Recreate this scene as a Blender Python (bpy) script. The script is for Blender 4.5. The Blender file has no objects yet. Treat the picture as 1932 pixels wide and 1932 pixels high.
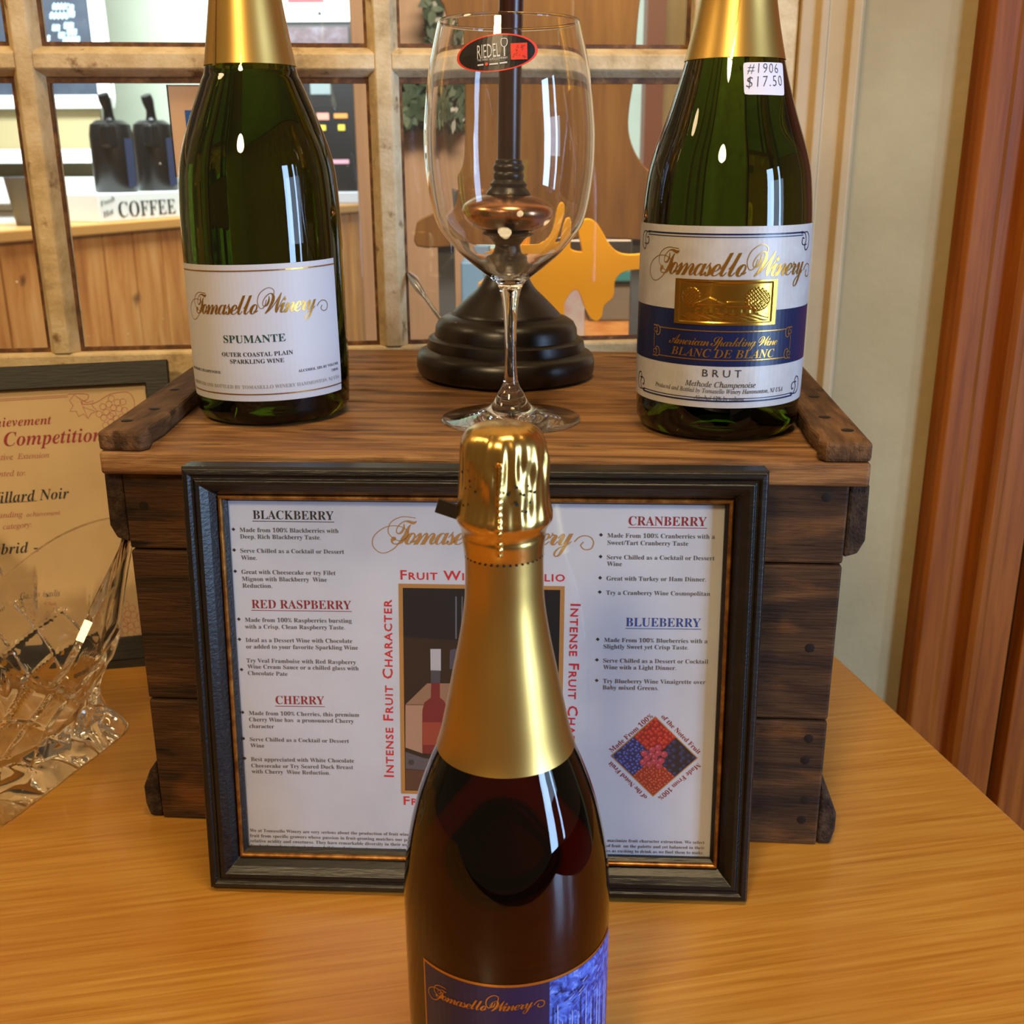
import bpy, bmesh, math, random
from mathutils import Vector, Matrix
random.seed(7)
R = math.radians
SC = bpy.context.scene
COL = SC.collection

# ------------------------------------------------------------------ camera, world, lights, exposure
FPX, PITCH, ROLL, CAMZ = 2050.0, R(18), 0.0055, 0.41
AX = Vector((1, 0, 0)); AD = Vector((0, -math.sin(PITCH), -math.cos(PITCH))); AF = Vector((0, math.cos(PITCH), -math.sin(PITCH)))
CO = Vector((0, 0, CAMZ))
_r = AX * math.cos(ROLL) + AD * math.sin(ROLL)
_d = AD * math.cos(ROLL) - AX * math.sin(ROLL)
cam = bpy.data.cameras.new('camera'); cam.sensor_width = 36; cam.lens = 36 * FPX / 1932
cam.clip_start = 0.02
cam.dof.use_dof = True; cam.dof.focus_distance = 0.58; cam.dof.aperture_fstop = 21
camo = bpy.data.objects.new('camera', cam)
m = Matrix((( _r.x, -_d.x, -AF.x, CO.x), (_r.y, -_d.y, -AF.y, CO.y), (_r.z, -_d.z, -AF.z, CO.z), (0, 0, 0, 1)))
camo.matrix_world = m
COL.objects.link(camo); SC.camera = camo
SC.view_settings.view_transform = 'Standard'; SC.view_settings.look = 'None'
SC.view_settings.gamma = 1; SC.view_settings.use_curve_mapping = False
SC.view_settings.exposure = -0.38
SC.cycles.use_denoising = True
SC.cycles.max_bounces = 20; SC.cycles.glossy_bounces = 14; SC.cycles.transmission_bounces = 14; SC.cycles.transparent_max_bounces = 16
SC.cycles.sample_clamp_indirect = 10

w = bpy.data.worlds.new('world'); SC.world = w; w.use_nodes = True
w.node_tree.nodes['Background'].inputs[0].default_value = (1.0, 0.66, 0.36, 1)
w.node_tree.nodes['Background'].inputs[1].default_value = 0.2

def area(name, loc, target, sx, sy, power, col, shape='RECTANGLE'):
    l = bpy.data.lights.new(name, 'AREA'); l.shape = shape; l.size = sx; l.size_y = sy; l.energy = power; l.color = col
    o = bpy.data.objects.new(name, l); o.location = loc
    o.rotation_euler = (Vector(target) - Vector(loc)).to_track_quat('-Z', 'Y').to_euler()
    COL.objects.link(o); return o
# warm ceiling lamps of the tasting room, above and behind the camera
area('ceiling_light_warm', (-0.60, -1.10, 1.65), (0, 0.65, 0.1), 0.4, 0.4, 34, (1.0, 0.72, 0.38), 'DISK')
area('ceiling_light_warm', (0.15, 0.30, 1.70), (0.0, 0.95, 0.35), 0.4, 0.4, 17, (1.0, 0.72, 0.38), 'DISK')
area('ceiling_light_warm', (-1.5, 0.45, 1.7), (-0.3, 0.7, 0.1), 0.4, 0.4, 10, (1.0, 0.72, 0.38), 'DISK')
# daylight through the glazed entrance door, right of and behind the camera
area('door_daylight', (1.75, -0.75, 0.45), (0.05, 0.6, 0.15), 0.36, 1.4, 56, (0.42, 0.64, 1.0))
area('door_daylight', (2.05, -0.30, 0.45), (0.05, 0.6, 0.15), 0.10, 1.4, 14, (0.42, 0.64, 1.0))
area('window_daylight', (2.5, -0.75, 0.6), (0.0, 0.6, 0.15), 1.0, 0.7, 12, (0.50, 0.70, 1.0))  # added blue panel, no window known there; widens cool reflections on the foil
# daylight and tube light, then an added fill, in the room behind the window
area('back_room_light', (-1.3, 3.6, 1.75), (-1.2, 4.9, 0.8), 1.6, 0.5, 250, (0.86, 0.98, 1.0))
area('back_room_light', (0.3, 1.22, 1.5), (0.2, 2.0, 0.35), 0.9, 0.2, 60, (1.0, 0.80, 0.55))  # added warm fill, unseen, brightens the fronts of the cut-outs and plank

# ------------------------------------------------------------------ helpers
def ray(px, py):
    u, v = px - 966, py - 966
    c, s = math.cos(ROLL), math.sin(ROLL)
    return AF + AX * ((u * c - v * s) / FPX) + AD * ((u * s + v * c) / FPX)
def at(px, py, Y):
    r = ray(px, py); return CO + r * (Y / r.y)
def on_plane(px, py, p, n):
    r = ray(px, py); return CO + r * ((Vector(p) - CO).dot(n) / r.dot(n))

class MB:
    """collects faces of one mesh object"""
    def __init__(s): s.v = []; s.f = []; s.mi = []; s.sm = []
    def add(s, vs, fs, mi=0, smooth=False):
        o = len(s.v); s.v += [tuple(p) for p in vs]
        for q in fs: s.f.append([i + o for i in q]); s.mi.append(mi); s.sm.append(smooth)
        return s
    def box(s, a, b, mi=0, M=None):
        x0, y0, z0 = a; x1, y1, z1 = b
        vs = [Vector(p) for p in ((x0,y0,z0),(x1,y0,z0),(x1,y1,z0),(x0,y1,z0),(x0,y0,z1),(x1,y0,z1),(x1,y1,z1),(x0,y1,z1))]
        if M: vs = [M @ p for p in vs]
        return s.add(vs, [(0,3,2,1),(4,5,6,7),(0,1,5,4),(1,2,6,5),(2,3,7,6),(3,0,4,7)], mi)
    def lathe(s, prof, n=64, mi=0, smooth=True, fn=None):
        vs = []; fs = []
        for (r, z) in prof:
            for k in range(n):
                a = 2 * math.pi * k / n; rr = r if fn is None else fn(r, z, a)
                vs.append((rr * math.cos(a), rr * math.sin(a), z))
        for i in range(len(prof) - 1):
            for k in range(n):
                k2 = (k + 1) % n
                q = (i*n+k, i*n+k2, (i+1)*n+k2, (i+1)*n+k)
                fs.append(q)
        return s.add(vs, fs, mi, smooth)
    def prism(s, pts, d0, d1, axis='y', mi=0, smooth=False):
        """polygon in (x,z) extruded along y (or (x,y) along z)"""
        n = len(pts)
        if axis == 'y': f = lambda p, d: (p[0], d, p[1])
        elif axis == 'z': f = lambda p, d: (p[0], p[1], d)
        else: f = lambda p, d: (d, p[0], p[1])
        vs = [f(p, d0) for p in pts] + [f(p, d1) for p in pts]
        fs = [tuple(range(n)), tuple(range(2*n-1, n-1, -1))]
        s.add(vs, fs, mi)
        return s.add(vs, [(i, (i+1) % n, n + (i+1) % n, n + i) for i in range(n)], mi, smooth)
    def tube(s, pts, rad, n=8, mi=0, cap=True):
        pts = [Vector(p) for p in pts]; rad = rad if isinstance(rad, (list, tuple)) else [rad] * len(pts)
        vs = []; up = Vector((0.13, 0.31, 0.94))
        for i, p in enumerate(pts):
            t = (pts[min(i+1, len(pts)-1)] - pts[max(i-1, 0)]).normalized()
            a = t.cross(up)
            if a.length < 1e-4: a = t.cross(Vector((1, 0, 0)))
            a.normalize(); b = t.cross(a)
            for k in range(n):
                an = 2 * math.pi * k / n; vs.append(p + (a * math.cos(an) + b * math.sin(an)) * rad[i])
        fs = [(i*n+k, i*n+(k+1) % n, (i+1)*n+(k+1) % n, (i+1)*n+k) for i in range(len(pts)-1) for k in range(n)]
        s.add(vs, fs, mi, True)
        if cap: s.add(vs[:n], [tuple(range(n))], mi); s.add(vs[-n:], [tuple(range(n))], mi)
        return s
    def build(s, name, mats, parent=None, bevel=0, sharp=40, loc=None, seg=2, fix=True):
        me = bpy.data.meshes.new(name); me.from_pydata(s.v, [], s.f)
        for mt in (mats if isinstance(mats, (list, tuple)) else [mats]): me.materials.append(mt)
        me.polygons.foreach_set('material_index', s.mi); me.polygons.foreach_set('use_smooth', s.sm)
        if fix:
            bm = bmesh.new(); bm.from_mesh(me)
            bmesh.ops.remove_doubles(bm, verts=bm.verts, dist=1e-6)
            bmesh.ops.recalc_face_normals(bm, faces=bm.faces)
            bm.to_mesh(me); bm.free()
        if any(s.sm): me.set_sharp_from_angle(angle=R(sharp))
        me.update()
        o = bpy.data.objects.new(name, me); COL.objects.link(o)
        if parent: o.parent = parent
        if loc: o.location = loc
        if bevel:
            b = o.modifiers.new('bevel', 'BEVEL'); b.width = bevel; b.segments = seg; b.limit_method = 'ANGLE'; b.angle_limit = R(40)
        return o

def tag(o, label=None, cat=None, group=None, kind=None):
    if label: o['label'] = label
    if cat: o['category'] = cat
    if group: o['group'] = group
    if kind: o['kind'] = kind
    return o
def thing(name, label, cat, loc=(0, 0, 0), rz=0, group=None):
    o = bpy.data.objects.new(name, None); COL.objects.link(o); o.location = loc; o.rotation_euler = (0, 0, rz)
    o.empty_display_size = 0.05
    return tag(o, label, cat, group)

# ------------------------------------------------------------------ materials
def newmat(name):
    mt = bpy.data.materials.new(name); mt.use_nodes = True
    nt = mt.node_tree; return mt, nt.nodes, nt.links, nt.nodes['Principled BSDF']
def lin(c):
    if isinstance(c, str): c = [int(c[i:i+2], 16) / 255 for i in (0, 2, 4)]; c = [x / 12.92 if x <= .04045 else ((x + .055) / 1.055) ** 2.4 for x in c]
    return (*c[:3], 1)
def plain(name, col, rough=.5, metal=0, coat=0, spec=None):
    mt, n, l, b = newmat(name); b.inputs['Base Color'].default_value = lin(col); b.inputs['Roughness'].default_value = rough
    b.inputs['Metallic'].default_value = metal; b.inputs['Coat Weight'].default_value = coat
    if spec is not None: b.inputs['Specular IOR Level'].default_value = spec
    return mt
def noisy(name, cols, scale=(1, 1, 1), nscale=8, detail=6, rough=.5, bump=0, bscale=None, metal=0, coat=0, stops=None, distort=0, rvar=0, spec=None, ncoat=.1):
    """colour ramp over stretched noise in object space, with optional bump"""
    mt, n, l, b = newmat(name)
    tc = n.new('ShaderNodeTexCoord'); mp = n.new('ShaderNodeMapping'); mp.inputs['Scale'].default_value = scale
    l.new(tc.outputs['Object'], mp.inputs['Vector'])
    nz = n.new('ShaderNodeTexNoise'); nz.inputs['Scale'].default_value = nscale; nz.inputs['Detail'].default_value = detail
    nz.inputs['Roughness'].default_value = .62; nz.inputs['Distortion'].default_value = distort
    l.new(mp.outputs[0], nz.inputs['Vector'])
    cr = n.new('ShaderNodeValToRGB'); el = cr.color_ramp.elements
    st = stops or [0.3 + 0.4 * i / (len(cols) - 1) for i in range(len(cols))]
    el[0].position = st[0]; el[0].color = lin(cols[0]); el[1].position = st[-1]; el[1].color = lin(cols[-1])
    for p, c in list(zip(st, cols))[1:-1]: e = el.new(p); e.color = lin(c)
    l.new(nz.outputs['Fac'], cr.inputs[0]); l.new(cr.outputs[0], b.inputs['Base Color'])
    b.inputs['Roughness'].default_value = rough; b.inputs['Metallic'].default_value = metal; b.inputs['Coat Weight'].default_value = coat
    b.inputs['Coat Roughness'].default_value = ncoat
    if spec is not None: b.inputs['Specular IOR Level'].default_value = spec
    if rvar:
        mr = n.new('ShaderNodeMapRange'); mr.inputs['To Min'].default_value = rough - rvar; mr.inputs['To Max'].default_value = rough + rvar
        l.new(nz.outputs['Fac'], mr.inputs[0]); l.new(mr.outputs[0], b.inputs['Roughness'])
    if bump:
        bp = n.new('ShaderNodeBump'); bp.inputs['Strength'].default_value = 1; bp.inputs['Distance'].default_value = bump
        src = nz
        if bscale:
            mp2 = n.new('ShaderNodeMapping'); mp2.inputs['Scale'].default_value = bscale; l.new(tc.outputs['Object'], mp2.inputs['Vector'])
            src = n.new('ShaderNodeTexNoise'); src.inputs['Scale'].default_value = 10; src.inputs['Detail'].default_value = 4
            l.new(mp2.outputs[0], src.inputs['Vector'])
        l.new(src.outputs['Fac'], bp.inputs['Height']); l.new(bp.outputs[0], b.inputs['Normal'])
    return mt, n, l, b, cr, tc
def overlay(mt, col, scale, nscale, lo, hi, detail=5, amount=1.0):
    """second noise layer of stains or wear over a noisy() material"""
    m_, n, l, b, cr, tc = mt
    mp = n.new('ShaderNodeMapping'); mp.inputs['Scale'].default_value = scale; l.new(tc.outputs['Object'], mp.inputs['Vector'])
    nz = n.new('ShaderNodeTexNoise'); nz.inputs['Scale'].default_value = nscale; nz.inputs['Detail'].default_value = detail
    l.new(mp.outputs[0], nz.inputs['Vector'])
    mr = n.new('ShaderNodeMapRange'); mr.inputs['From Min'].default_value = lo; mr.inputs['From Max'].default_value = hi; mr.inputs['To Max'].default_value = amount
    l.new(nz.outputs['Fac'], mr.inputs[0])
    mx = n.new('ShaderNodeMix'); mx.data_type = 'RGBA'; mx.inputs['B'].default_value = lin(col)
    prev = b.inputs['Base Color'].links[0].from_socket
    l.new(mr.outputs[0], mx.inputs['Factor']); l.new(prev, mx.inputs['A']); l.new(mx.outputs['Result'], b.inputs['Base Color'])
    return mt
def glass(name, col=(1, 1, 1), ior=1.5, rough=0, density=None, dcol=None):
    mt = bpy.data.materials.new(name); mt.use_nodes = True; n = mt.node_tree.nodes; l = mt.node_tree.links; n.clear()
    out = n.new('ShaderNodeOutputMaterial'); g = n.new('ShaderNodeBsdfGlass'); g.inputs['Color'].default_value = lin(col); g.inputs['IOR'].default_value = ior
    g.inputs['Roughness'].default_value = rough; l.new(g.outputs[0], out.inputs['Surface'])
    if density:
        v = n.new('ShaderNodeVolumeAbsorption'); v.inputs['Color'].default_value = lin(dcol); v.inputs['Density'].default_value = density; l.new(v.outputs[0], out.inputs['Volume'])
    return mt
def tinted(name, col, ior, density, dcol):
    mt, n, l, b = newmat(name); b.inputs['Base Color'].default_value = lin(col); b.inputs['Transmission Weight'].default_value = 1; b.inputs['Roughness'].default_value = 0.0; b.inputs['IOR'].default_value = ior
    v = n.new('ShaderNodeVolumeAbsorption'); v.inputs['Color'].default_value = lin(dcol); v.inputs['Density'].default_value = density
    l.new(v.outputs[0], n['Material Output'].inputs['Volume']); return mt
def pane_glass(name, specks=False, tint=(1, 1, 1)):
    """thin window pane: clear with a mirror reflection that grows with the angle, some dirt"""
    mt = bpy.data.materials.new(name); mt.use_nodes = True; n = mt.node_tree.nodes; l = mt.node_tree.links; n.clear()
    out = n.new('ShaderNodeOutputMaterial'); t = n.new('ShaderNodeBsdfTransparent'); g = n.new('ShaderNodeBsdfGlossy'); g.inputs['Roughness'].default_value = .01
    t.inputs[0].default_value = lin(tint)
    lw = n.new('ShaderNodeLayerWeight'); lw.inputs[0].default_value = .5; pw = n.new('ShaderNodeMath'); pw.operation = 'POWER'; pw.inputs[1].default_value = 5
    fr = n.new('ShaderNodeMath'); fr.operation = 'MULTIPLY_ADD'; fr.inputs[1].default_value = .9; fr.inputs[2].default_value = .03; mx = n.new('ShaderNodeMixShader')
    l.new(lw.outputs['Facing'], pw.inputs[0]); l.new(pw.outputs[0], fr.inputs[0]); l.new(fr.outputs[0], mx.inputs[0]); l.new(t.outputs[0], mx.inputs[1]); l.new(g.outputs[0], mx.inputs[2])
    last = mx
    if specks:
        tc = n.new('ShaderNodeTexCoord'); d = n.new('ShaderNodeBsdfDiffuse'); d.inputs[0].default_value = (.8, .78, .7, 1)
        vz = n.new('ShaderNodeTexVoronoi'); vz.inputs['Scale'].default_value = 42; l.new(tc.outputs['Object'], vz.inputs['Vector'])
        nz = n.new('ShaderNodeTexNoise'); nz.inputs['Scale'].default_value = 9; nz.inputs['Detail'].default_value = 5; l.new(tc.outputs['Object'], nz.inputs['Vector'])
        a = n.new('ShaderNodeMapRange'); a.inputs['From Min'].default_value = .07; a.inputs['From Max'].default_value = .05; l.new(vz.outputs['Distance'], a.inputs[0])
        b = n.new('ShaderNodeMapRange'); b.inputs['From Min'].default_value = .54; b.inputs['From Max'].default_value = .62; l.new(nz.outputs['Fac'], b.inputs[0])
        mu = n.new('ShaderNodeMath'); mu.operation = 'MULTIPLY'; l.new(a.outputs[0], mu.inputs[0]); l.new(b.outputs[0], mu.inputs[1])
        m2 = n.new('ShaderNodeMath'); m2.operation = 'MULTIPLY_ADD'; m2.inputs[1].default_value = .6; m2.inputs[2].default_value = .012; l.new(mu.outputs[0], m2.inputs[0])
        m3 = n.new('ShaderNodeMixShader'); l.new(m2.outputs[0], m3.inputs[0]); l.new(mx.outputs[0], m3.inputs[1]); l.new(d.outputs[0], m3.inputs[2]); last = m3
    l.new(last.outputs[0], out.inputs['Surface'])
    return mt

_tb = noisy('honey_birch', ('9c6820', 'ac772c', 'b68436', 'be8f40'), (2.4, 90, 20), 3.2, 7, .36, coat=.35, ncoat=.16, rvar=.06, distort=.35)
overlay(_tb, 'a4641e', (4, 6, 5), 1.6, .45, .75, 3, .5); overlay(_tb, '7e4816', (7, 150, 9), 3.4, .66, .76, 4, .5)
M_TABLE = _tb[0]
_cr = noisy('crate_board', ('1d140c', '342213', '48301b', '634224'), (3, 16, 20), 3, 8, .72, bump=.0012, bscale=(4, 40, 60), distort=.8, spec=.25)
overlay(_cr, '80501f', (9, 9, 22), 1.6, .56, .76, 7, .85); overlay(_cr, '120c07', (3, 3, 5), 2, .5, .75, 4, .6); overlay(_cr, '0d0906', (16, 16, 70), 1.3, .62, .7, 5, .9)
M_CRATE = _cr[0]
_cl = noisy('crate_lid', ('4a3018', '6e4a28', '8c6338', 'a27a4a'), (3, 26, 20), 3, 8, .62, bump=.0009, bscale=(4, 60, 60), distort=.8, spec=.3)
overlay(_cl, '2b1a0c', (10, 40, 20), 1.6, .58, .7, 6, .85)
M_LID = _cl[0]
_cb = noisy('crate_cleat', ('1b1511', '352820', '51402f'), (30, 8, 30), 4, 7, .8, bump=.001, bscale=(60, 10, 60), spec=.2); M_CLEAT = _cb[0]
_bt = noisy('crate_batten', ('3b2816', '5a3f26', '7b5a38'), (40, 6, 30), 3, 7, .75, bump=.0012, bscale=(60, 8, 50), spec=.2)
overlay(_bt, '231509', (30, 20, 20), 1.4, .58, .68, 5, .9); M_BATTEN = _bt[0]
M_NAIL = plain('rusty_nail', '1a120c', .6, .4)
_fb = noisy('black_frame', ('070605', '0c0a09', '15110d'), (4, 20, 20), 6, 5, .38, bump=.0003, bscale=(8, 60, 60), spec=.5); M_BLACK = _fb[0]
M_GILT = noisy('gilt_fillet', ('5a3411', '8a5a22', 'b58343'), (20, 20, 20), 6, 5, .38, metal=.75)[0]
M_PAPER = noisy('menu_paper', ('b4b9c3', 'bec3cc', 'c5c9d1'), (3, 3, 3), 4, 4, .6)[0]
M_PARCH = noisy('certificate_paper', ('b79b72', 'bfa47a', 'c6ab81'), (3, 3, 3), 3, 4, .6)[0]
M_GLAZE = pane_glass('picture_glazing')
M_PANE = pane_glass('window_pane', True)
M_INK = plain('ink_black', '1d1f28', .7); M_INKGREY = plain('ink_grey', '4a4d57', .7)
M_INKRED = plain('ink_dark_red', '861d2c', .7); M_RED = plain('ink_red', 'c01f2e', .7); M_INKBLUE = plain('ink_blue', '22408c', .7)
M_BROWNINK = plain('ink_brown', 'a8793f', .6); M_GREENINK = plain('ink_green', '0f3b2c', .6)
M_GOLDINK = plain('gold_foil_print', 'c08a3c', .3, .85); M_SILVINK = plain('grey_print', '8d8a80', .5)
M_GOLD = plain('gold_capsule', 'cfa85c', .36, 1); M_GOLDSHINY = plain('gold_capsule_top', 'd6ae62', .25, 1)
M_HOLE = plain('perforation_black', '050403', .8)
M_LABEL = plain('label_white', 'bfbfc5', .5); 
M_LABELPEARL = noisy('label_pearl', ('aeaaa6', 'b7b4b2', 'c0bebd'), (1, 1, 1), 60, 4, .38, spec=.6)[0]
M_NAVY = plain('label_navy', '0c1742', .35); M_PLAQUE = plain('plaque_gold', 'c9983f', .24, 1)
M_INDIGO = plain('label_indigo', '1a1440', .4)
M_GREEN = tinted('green_bottle_glass', (.22, .29, .05), 1.5, 40, (.52, .60, .12))
M_REDWINE = tinted('red_wine_bottle_glass', (.62, .47, .34), 1.46, 230, (.87, .42, .22))
M_CRYSTAL = glass('clear_crystal', (1, 1, 1), 1.5)
M_CUT = glass('lead_crystal', (1, .995, .98), 1.40)
M_STICK = plain('sticker_black', '120e0d', .35); M_STICKRED = plain('sticker_red', 'd8371f', .4); M_WHITE = plain('print_white', 'c9c6c0', .5)
M_PRICE = plain('price_sticker_paper', 'd4d0da', .6); M_PEN = plain('pen_ink', '3a3946', .6)
M_LAMP = noisy('dark_bronze_wood', ('0e0906', '17100b', '221710'), (8, 8, 8), 5, 5, .33, spec=.5)[0]
M_LAMPRED = noisy('dark_mahogany', ('1a0805', '2b0f09', '3a160d'), (8, 8, 2), 5, 5, .28, spec=.5)[0]
M_COPPER = plain('copper', 'd09872', .24, 1)
M_CHROME = plain('polished_steel', 'c8ccd0', .18, 1)
_wf = noisy('old_cream_paint', ('a48d66', 'c2aa80', 'd2bc94', 'dccaa6'), (12, 12, 12), 3, 7, .62, bump=.0006, bscale=(30, 30, 30), spec=.3)
overlay(_wf, '6b4522', (22, 22, 22), 2.2, .62, .7, 7, .8); M_SASH = _wf[0]
M_PUTTY = noisy('stained_putty', ('3a2110', '5c381a', '8a6238'), (20, 20, 20), 4, 6, .7, bump=.0008)[0]
M_CASING = noisy('cream_casing', ('ae946a', 'b59b72', 'bca27a'), (4, 4, 4), 3, 4, .5, spec=.35)[0]
_wl = noisy('beige_wall', ('98855c', 'a08d64', 'a8966c'), (2, 2, 2), 3, 4, .75, bump=.0006, bscale=(10, 10, 10)); M_WALL = _wl[0]
_ps = noisy('orange_pine', ('6c3306', '7a3d09', '88480e', '935216'), (30, 30, 1.6), 2.4, 5, .55, distort=.4, spec=.22)
overlay(_ps, '6a330c', (50, 50, 3), 2, .62, .72, 4, .35); M_PINE = _ps[0]
M_DARKGAP = plain('dark_gap', '0c0806', .8)

# ------------------------------------------------------------------ lettering
def _conv(s, up, lo, dg=None, holes={}):
    o = ''
    for c in s:
        if c in holes: o += holes[c]
        elif 'A' <= c <= 'Z': o += chr(up + ord(c) - 65)
        elif 'a' <= c <= 'z': o += chr(lo + ord(c) - 97)
        elif dg and c.isdigit(): o += chr(dg + ord(c) - 48)
        else: o += c
    return o
FONTS = {
    'serif': (0x1D400, 0x1D41A, 0x1D7CE, {}, -.004, 1.0), 'serifbold': (0x1D400, 0x1D41A, 0x1D7CE, {}, 0, 1.0),
    'script': (0x1D4D0, 0x1D4EA, None, {}, -.002, .74), 'ital': (0x1D434, 0x1D44E, None, {'h': '\u210e'}, .004, 1.0),
    'bital': (0x1D468, 0x1D482, None, {}, -.002, 1.0), 'sans': None, 'smallcaps': None, 'hand': None,
}
_cache = {}
def text_geo(s, font):
    k = (s, font)
    if k in _cache: return _cache[k]
    c = bpy.data.curves.new('t', 'FONT'); c.fill_mode = 'FRONT'; c.resolution_u = 2
    spec = FONTS[font]; body = s
    if spec: body = _conv(s, *spec[:4]); c.offset = spec[4]; c.space_character = spec[5]
    if font == 'smallcaps':
        c.body = body.upper(); c.offset = .012; c.small_caps_scale = .76; c.space_character = 1.12
    else: c.body = body
    if font == 'smallcaps':
        c.body = body
        for i, ch in enumerate(body):
            if ch.islower(): c.body_format[i].use_small_caps = True
    if font == 'hand': c.shear = .18; c.offset = -.014; c.space_character = 1.15
    if font == 'script': c.shear = .12
    o = bpy.data.objects.new('t', c); COL.objects.link(o)
    me = bpy.data.meshes.new_from_object(o.evaluated_get(bpy.context.evaluated_depsgraph_get()))
    vs = [(v.co.x, v.co.y) for v in me.vertices]; fs = [tuple(p.vertices) for p in me.polygons]
    COL.objects.unlink(o); bpy.data.objects.remove(o); bpy.data.meshes.remove(me); bpy.data.curves.remove(c)
    x0 = min(v[0] for v in vs); x1 = max(v[0] for v in vs)
    _cache[k] = ([(v[0] - x0, v[1]) for v in vs], fs, x1 - x0)
    return _cache[k]

class Print:
    """flat printing laid onto a surface given by fmap(u, v, lift) -> local point"""
    def __init__(s, fmap, cut=None): s.fmap = fmap; s.mats = []; s.bm = bmesh.new(); s.cut = cut; s.lv = 0
    def mi(s, mt):
        if mt not in s.mats: s.mats.append(mt)
        return s.mats.index(mt)
    def raw(s, vs, fs, mt, lv=0):
        mi = s.mi(mt); bv = [s.bm.verts.new((v[0], v[1], lv)) for v in vs]
        for f in fs:
            try: q = s.bm.faces.new([bv[i] for i in f]); q.material_index = mi
            except ValueError: pass
    def text(s, body, font, p0, p1, mt, asp=1.0, lv=1):
        vs, fs, wd = text_geo(body, font)
        d = (p1[0] - p0[0], p1[1] - p0[1]); L = math.hypot(*d); k = L / wd; cx, sx = d[0] / L, d[1] / L
        s.raw([(p0[0] + (x * cx - y * asp * sx) * k, p0[1] + (x * sx + y * asp * cx) * k) for x, y in vs], fs, mt, lv)
    def poly(s, pts, mt, lv=0): s.raw(pts, [tuple(range(len(pts)))], mt, lv)
    def rect(s, x0, y0, x1, y1, mt, lv=0, nx=1):
        for i in range(nx):
            a = x0 + (x1 - x0) * i / nx; b = x0 + (x1 - x0) * (i + 1) / nx
            s.poly([(a, y0), (b, y0), (b, y1), (a, y1)], mt, lv)
    def quad(s, p, mt, lv=0, n=1):
        for i in range(n):
            f = lambda a, b, t: (a[0] + (b[0] - a[0]) * t, a[1] + (b[1] - a[1]) * t)
            t0, t1 = i / n, (i + 1) / n
            s.poly([f(p[0], p[1], t0), f(p[0], p[1], t1), f(p[3], p[2], t1), f(p[3], p[2], t0)], mt, lv)
    def stroke(s, pts, wd, mt, lv=1, closed=False):
        n = len(pts); wd = wd if isinstance(wd, (list, tuple)) else [wd] * n; vs = []
        for i, p in enumerate(pts):
            a = pts[(i - 1) % n] if closed or i else p; b = pts[(i + 1) % n] if closed or i < n - 1 else p
            dx, dy = b[0] - a[0], b[1] - a[1]; L = math.hypot(dx, dy) or 1
            nx, ny = -dy / L * wd[i] / 2, dx / L * wd[i] / 2
            vs += [(p[0] + nx, p[1] + ny), (p[0] - nx, p[1] - ny)]
        m_ = n if closed else n - 1
        s.raw(vs, [(2*i, 2*i+1, 2*((i+1) % n)+1, 2*((i+1) % n)) for i in range(m_)], mt, lv)
    def disc(s, c, r, mt, lv=1, n=10, ry=None):
        s.poly([(c[0] + r * math.cos(6.2832*i/n), c[1] + (ry or r) * math.sin(6.2832*i/n)) for i in range(n)], mt, lv)
    def build(s, name, parent, lift=.00012, step=.00006, label=None):
        bm = s.bm
        if s.cut:
            bmesh.ops.triangulate(bm, faces=[f for f in bm.faces if len(f.verts) > 4])
            for _ in range(5):
                es = [e for e in bm.edges if abs(e.verts[0].co.x - e.verts[1].co.x) > s.cut or abs(e.verts[0].co.y - e.verts[1].co.y) > .007]
                if not es: break
                bmesh.ops.subdivide_edges(bm, edges=es, cuts=1)
                bmesh.ops.triangulate(bm, faces=[f for f in bm.faces if len(f.verts) > 4])
        for v in bm.verts: v.co = s.fmap(v.co.x, v.co.y, lift + step * v.co.z)
        me = bpy.data.meshes.new(name); bm.to_mesh(me); bm.free()
        for mt in s.mats: me.materials.append(mt)
        o = bpy.data.objects.new(name, me); COL.objects.link(o); o.parent = parent
        if label: o['label'] = label
        return o

def spline(pts, n=8):
    out = []; P = [pts[0]] + list(pts) + [pts[-1]]
    for i in range(1, len(P) - 2):
        a, b, c, d = P[i-1:i+3]
        for k in range(n):
            t = k / n
            out.append(tuple(.5 * (2*b[j] + (c[j]-a[j])*t + (2*a[j]-5*b[j]+4*c[j]-d[j])*t*t + (3*b[j]-a[j]-3*c[j]+d[j])*t**3) for j in range(len(b))))
    out.append(tuple(pts[-1])); return out

def winery_script(P, p0, p1, mt, asp=1.4, lv=1, fine=.0006, tail=True):
    """the flowing winery name: script letters plus the loops before the T and the tilde after the y"""
    P.text('Tomasello Winery', 'script', p0, p1, mt, asp, lv)
    L = math.hypot(p1[0]-p0[0], p1[1]-p0[1]); c, s = (p1[0]-p0[0])/L, (p1[1]-p0[1])/L
    f = lambda q: (p0[0] + (q[0]*c - q[1]*s)*L, p0[1] + (q[0]*s + q[1]*c)*L)
    lp = [(.14, .15), (.06, .155), (.0, .12), (-.01, .06), (.05, .02), (.10, .06), (.06, .10), (-.02, .10), (-.09, .05), (-.10, -.01), (-.05, -.05), (.02, -.02), (.07, .05)]
    P.stroke([f(q) for q in spline(lp, 6)], fine, mt, lv)
    if tail:
        tl = [(1.005, .02), (1.03, .045), (1.06, .055), (1.095, .045), (1.11, .015), (1.095, -.018), (1.06, -.022), (1.04, .0), (1.055, .02)]
        P.stroke([f(q) for q in spline(tl, 6)], fine * 1.3, mt, lv)
    wl = [(.62, .10), (.60, .05), (.57, .04), (.555, .09), (.58, .15), (.64, .185), (.68, .16), (.66, .09)]
    P.stroke([f(q) for q in spline(wl, 6)], fine, mt, lv)

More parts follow.
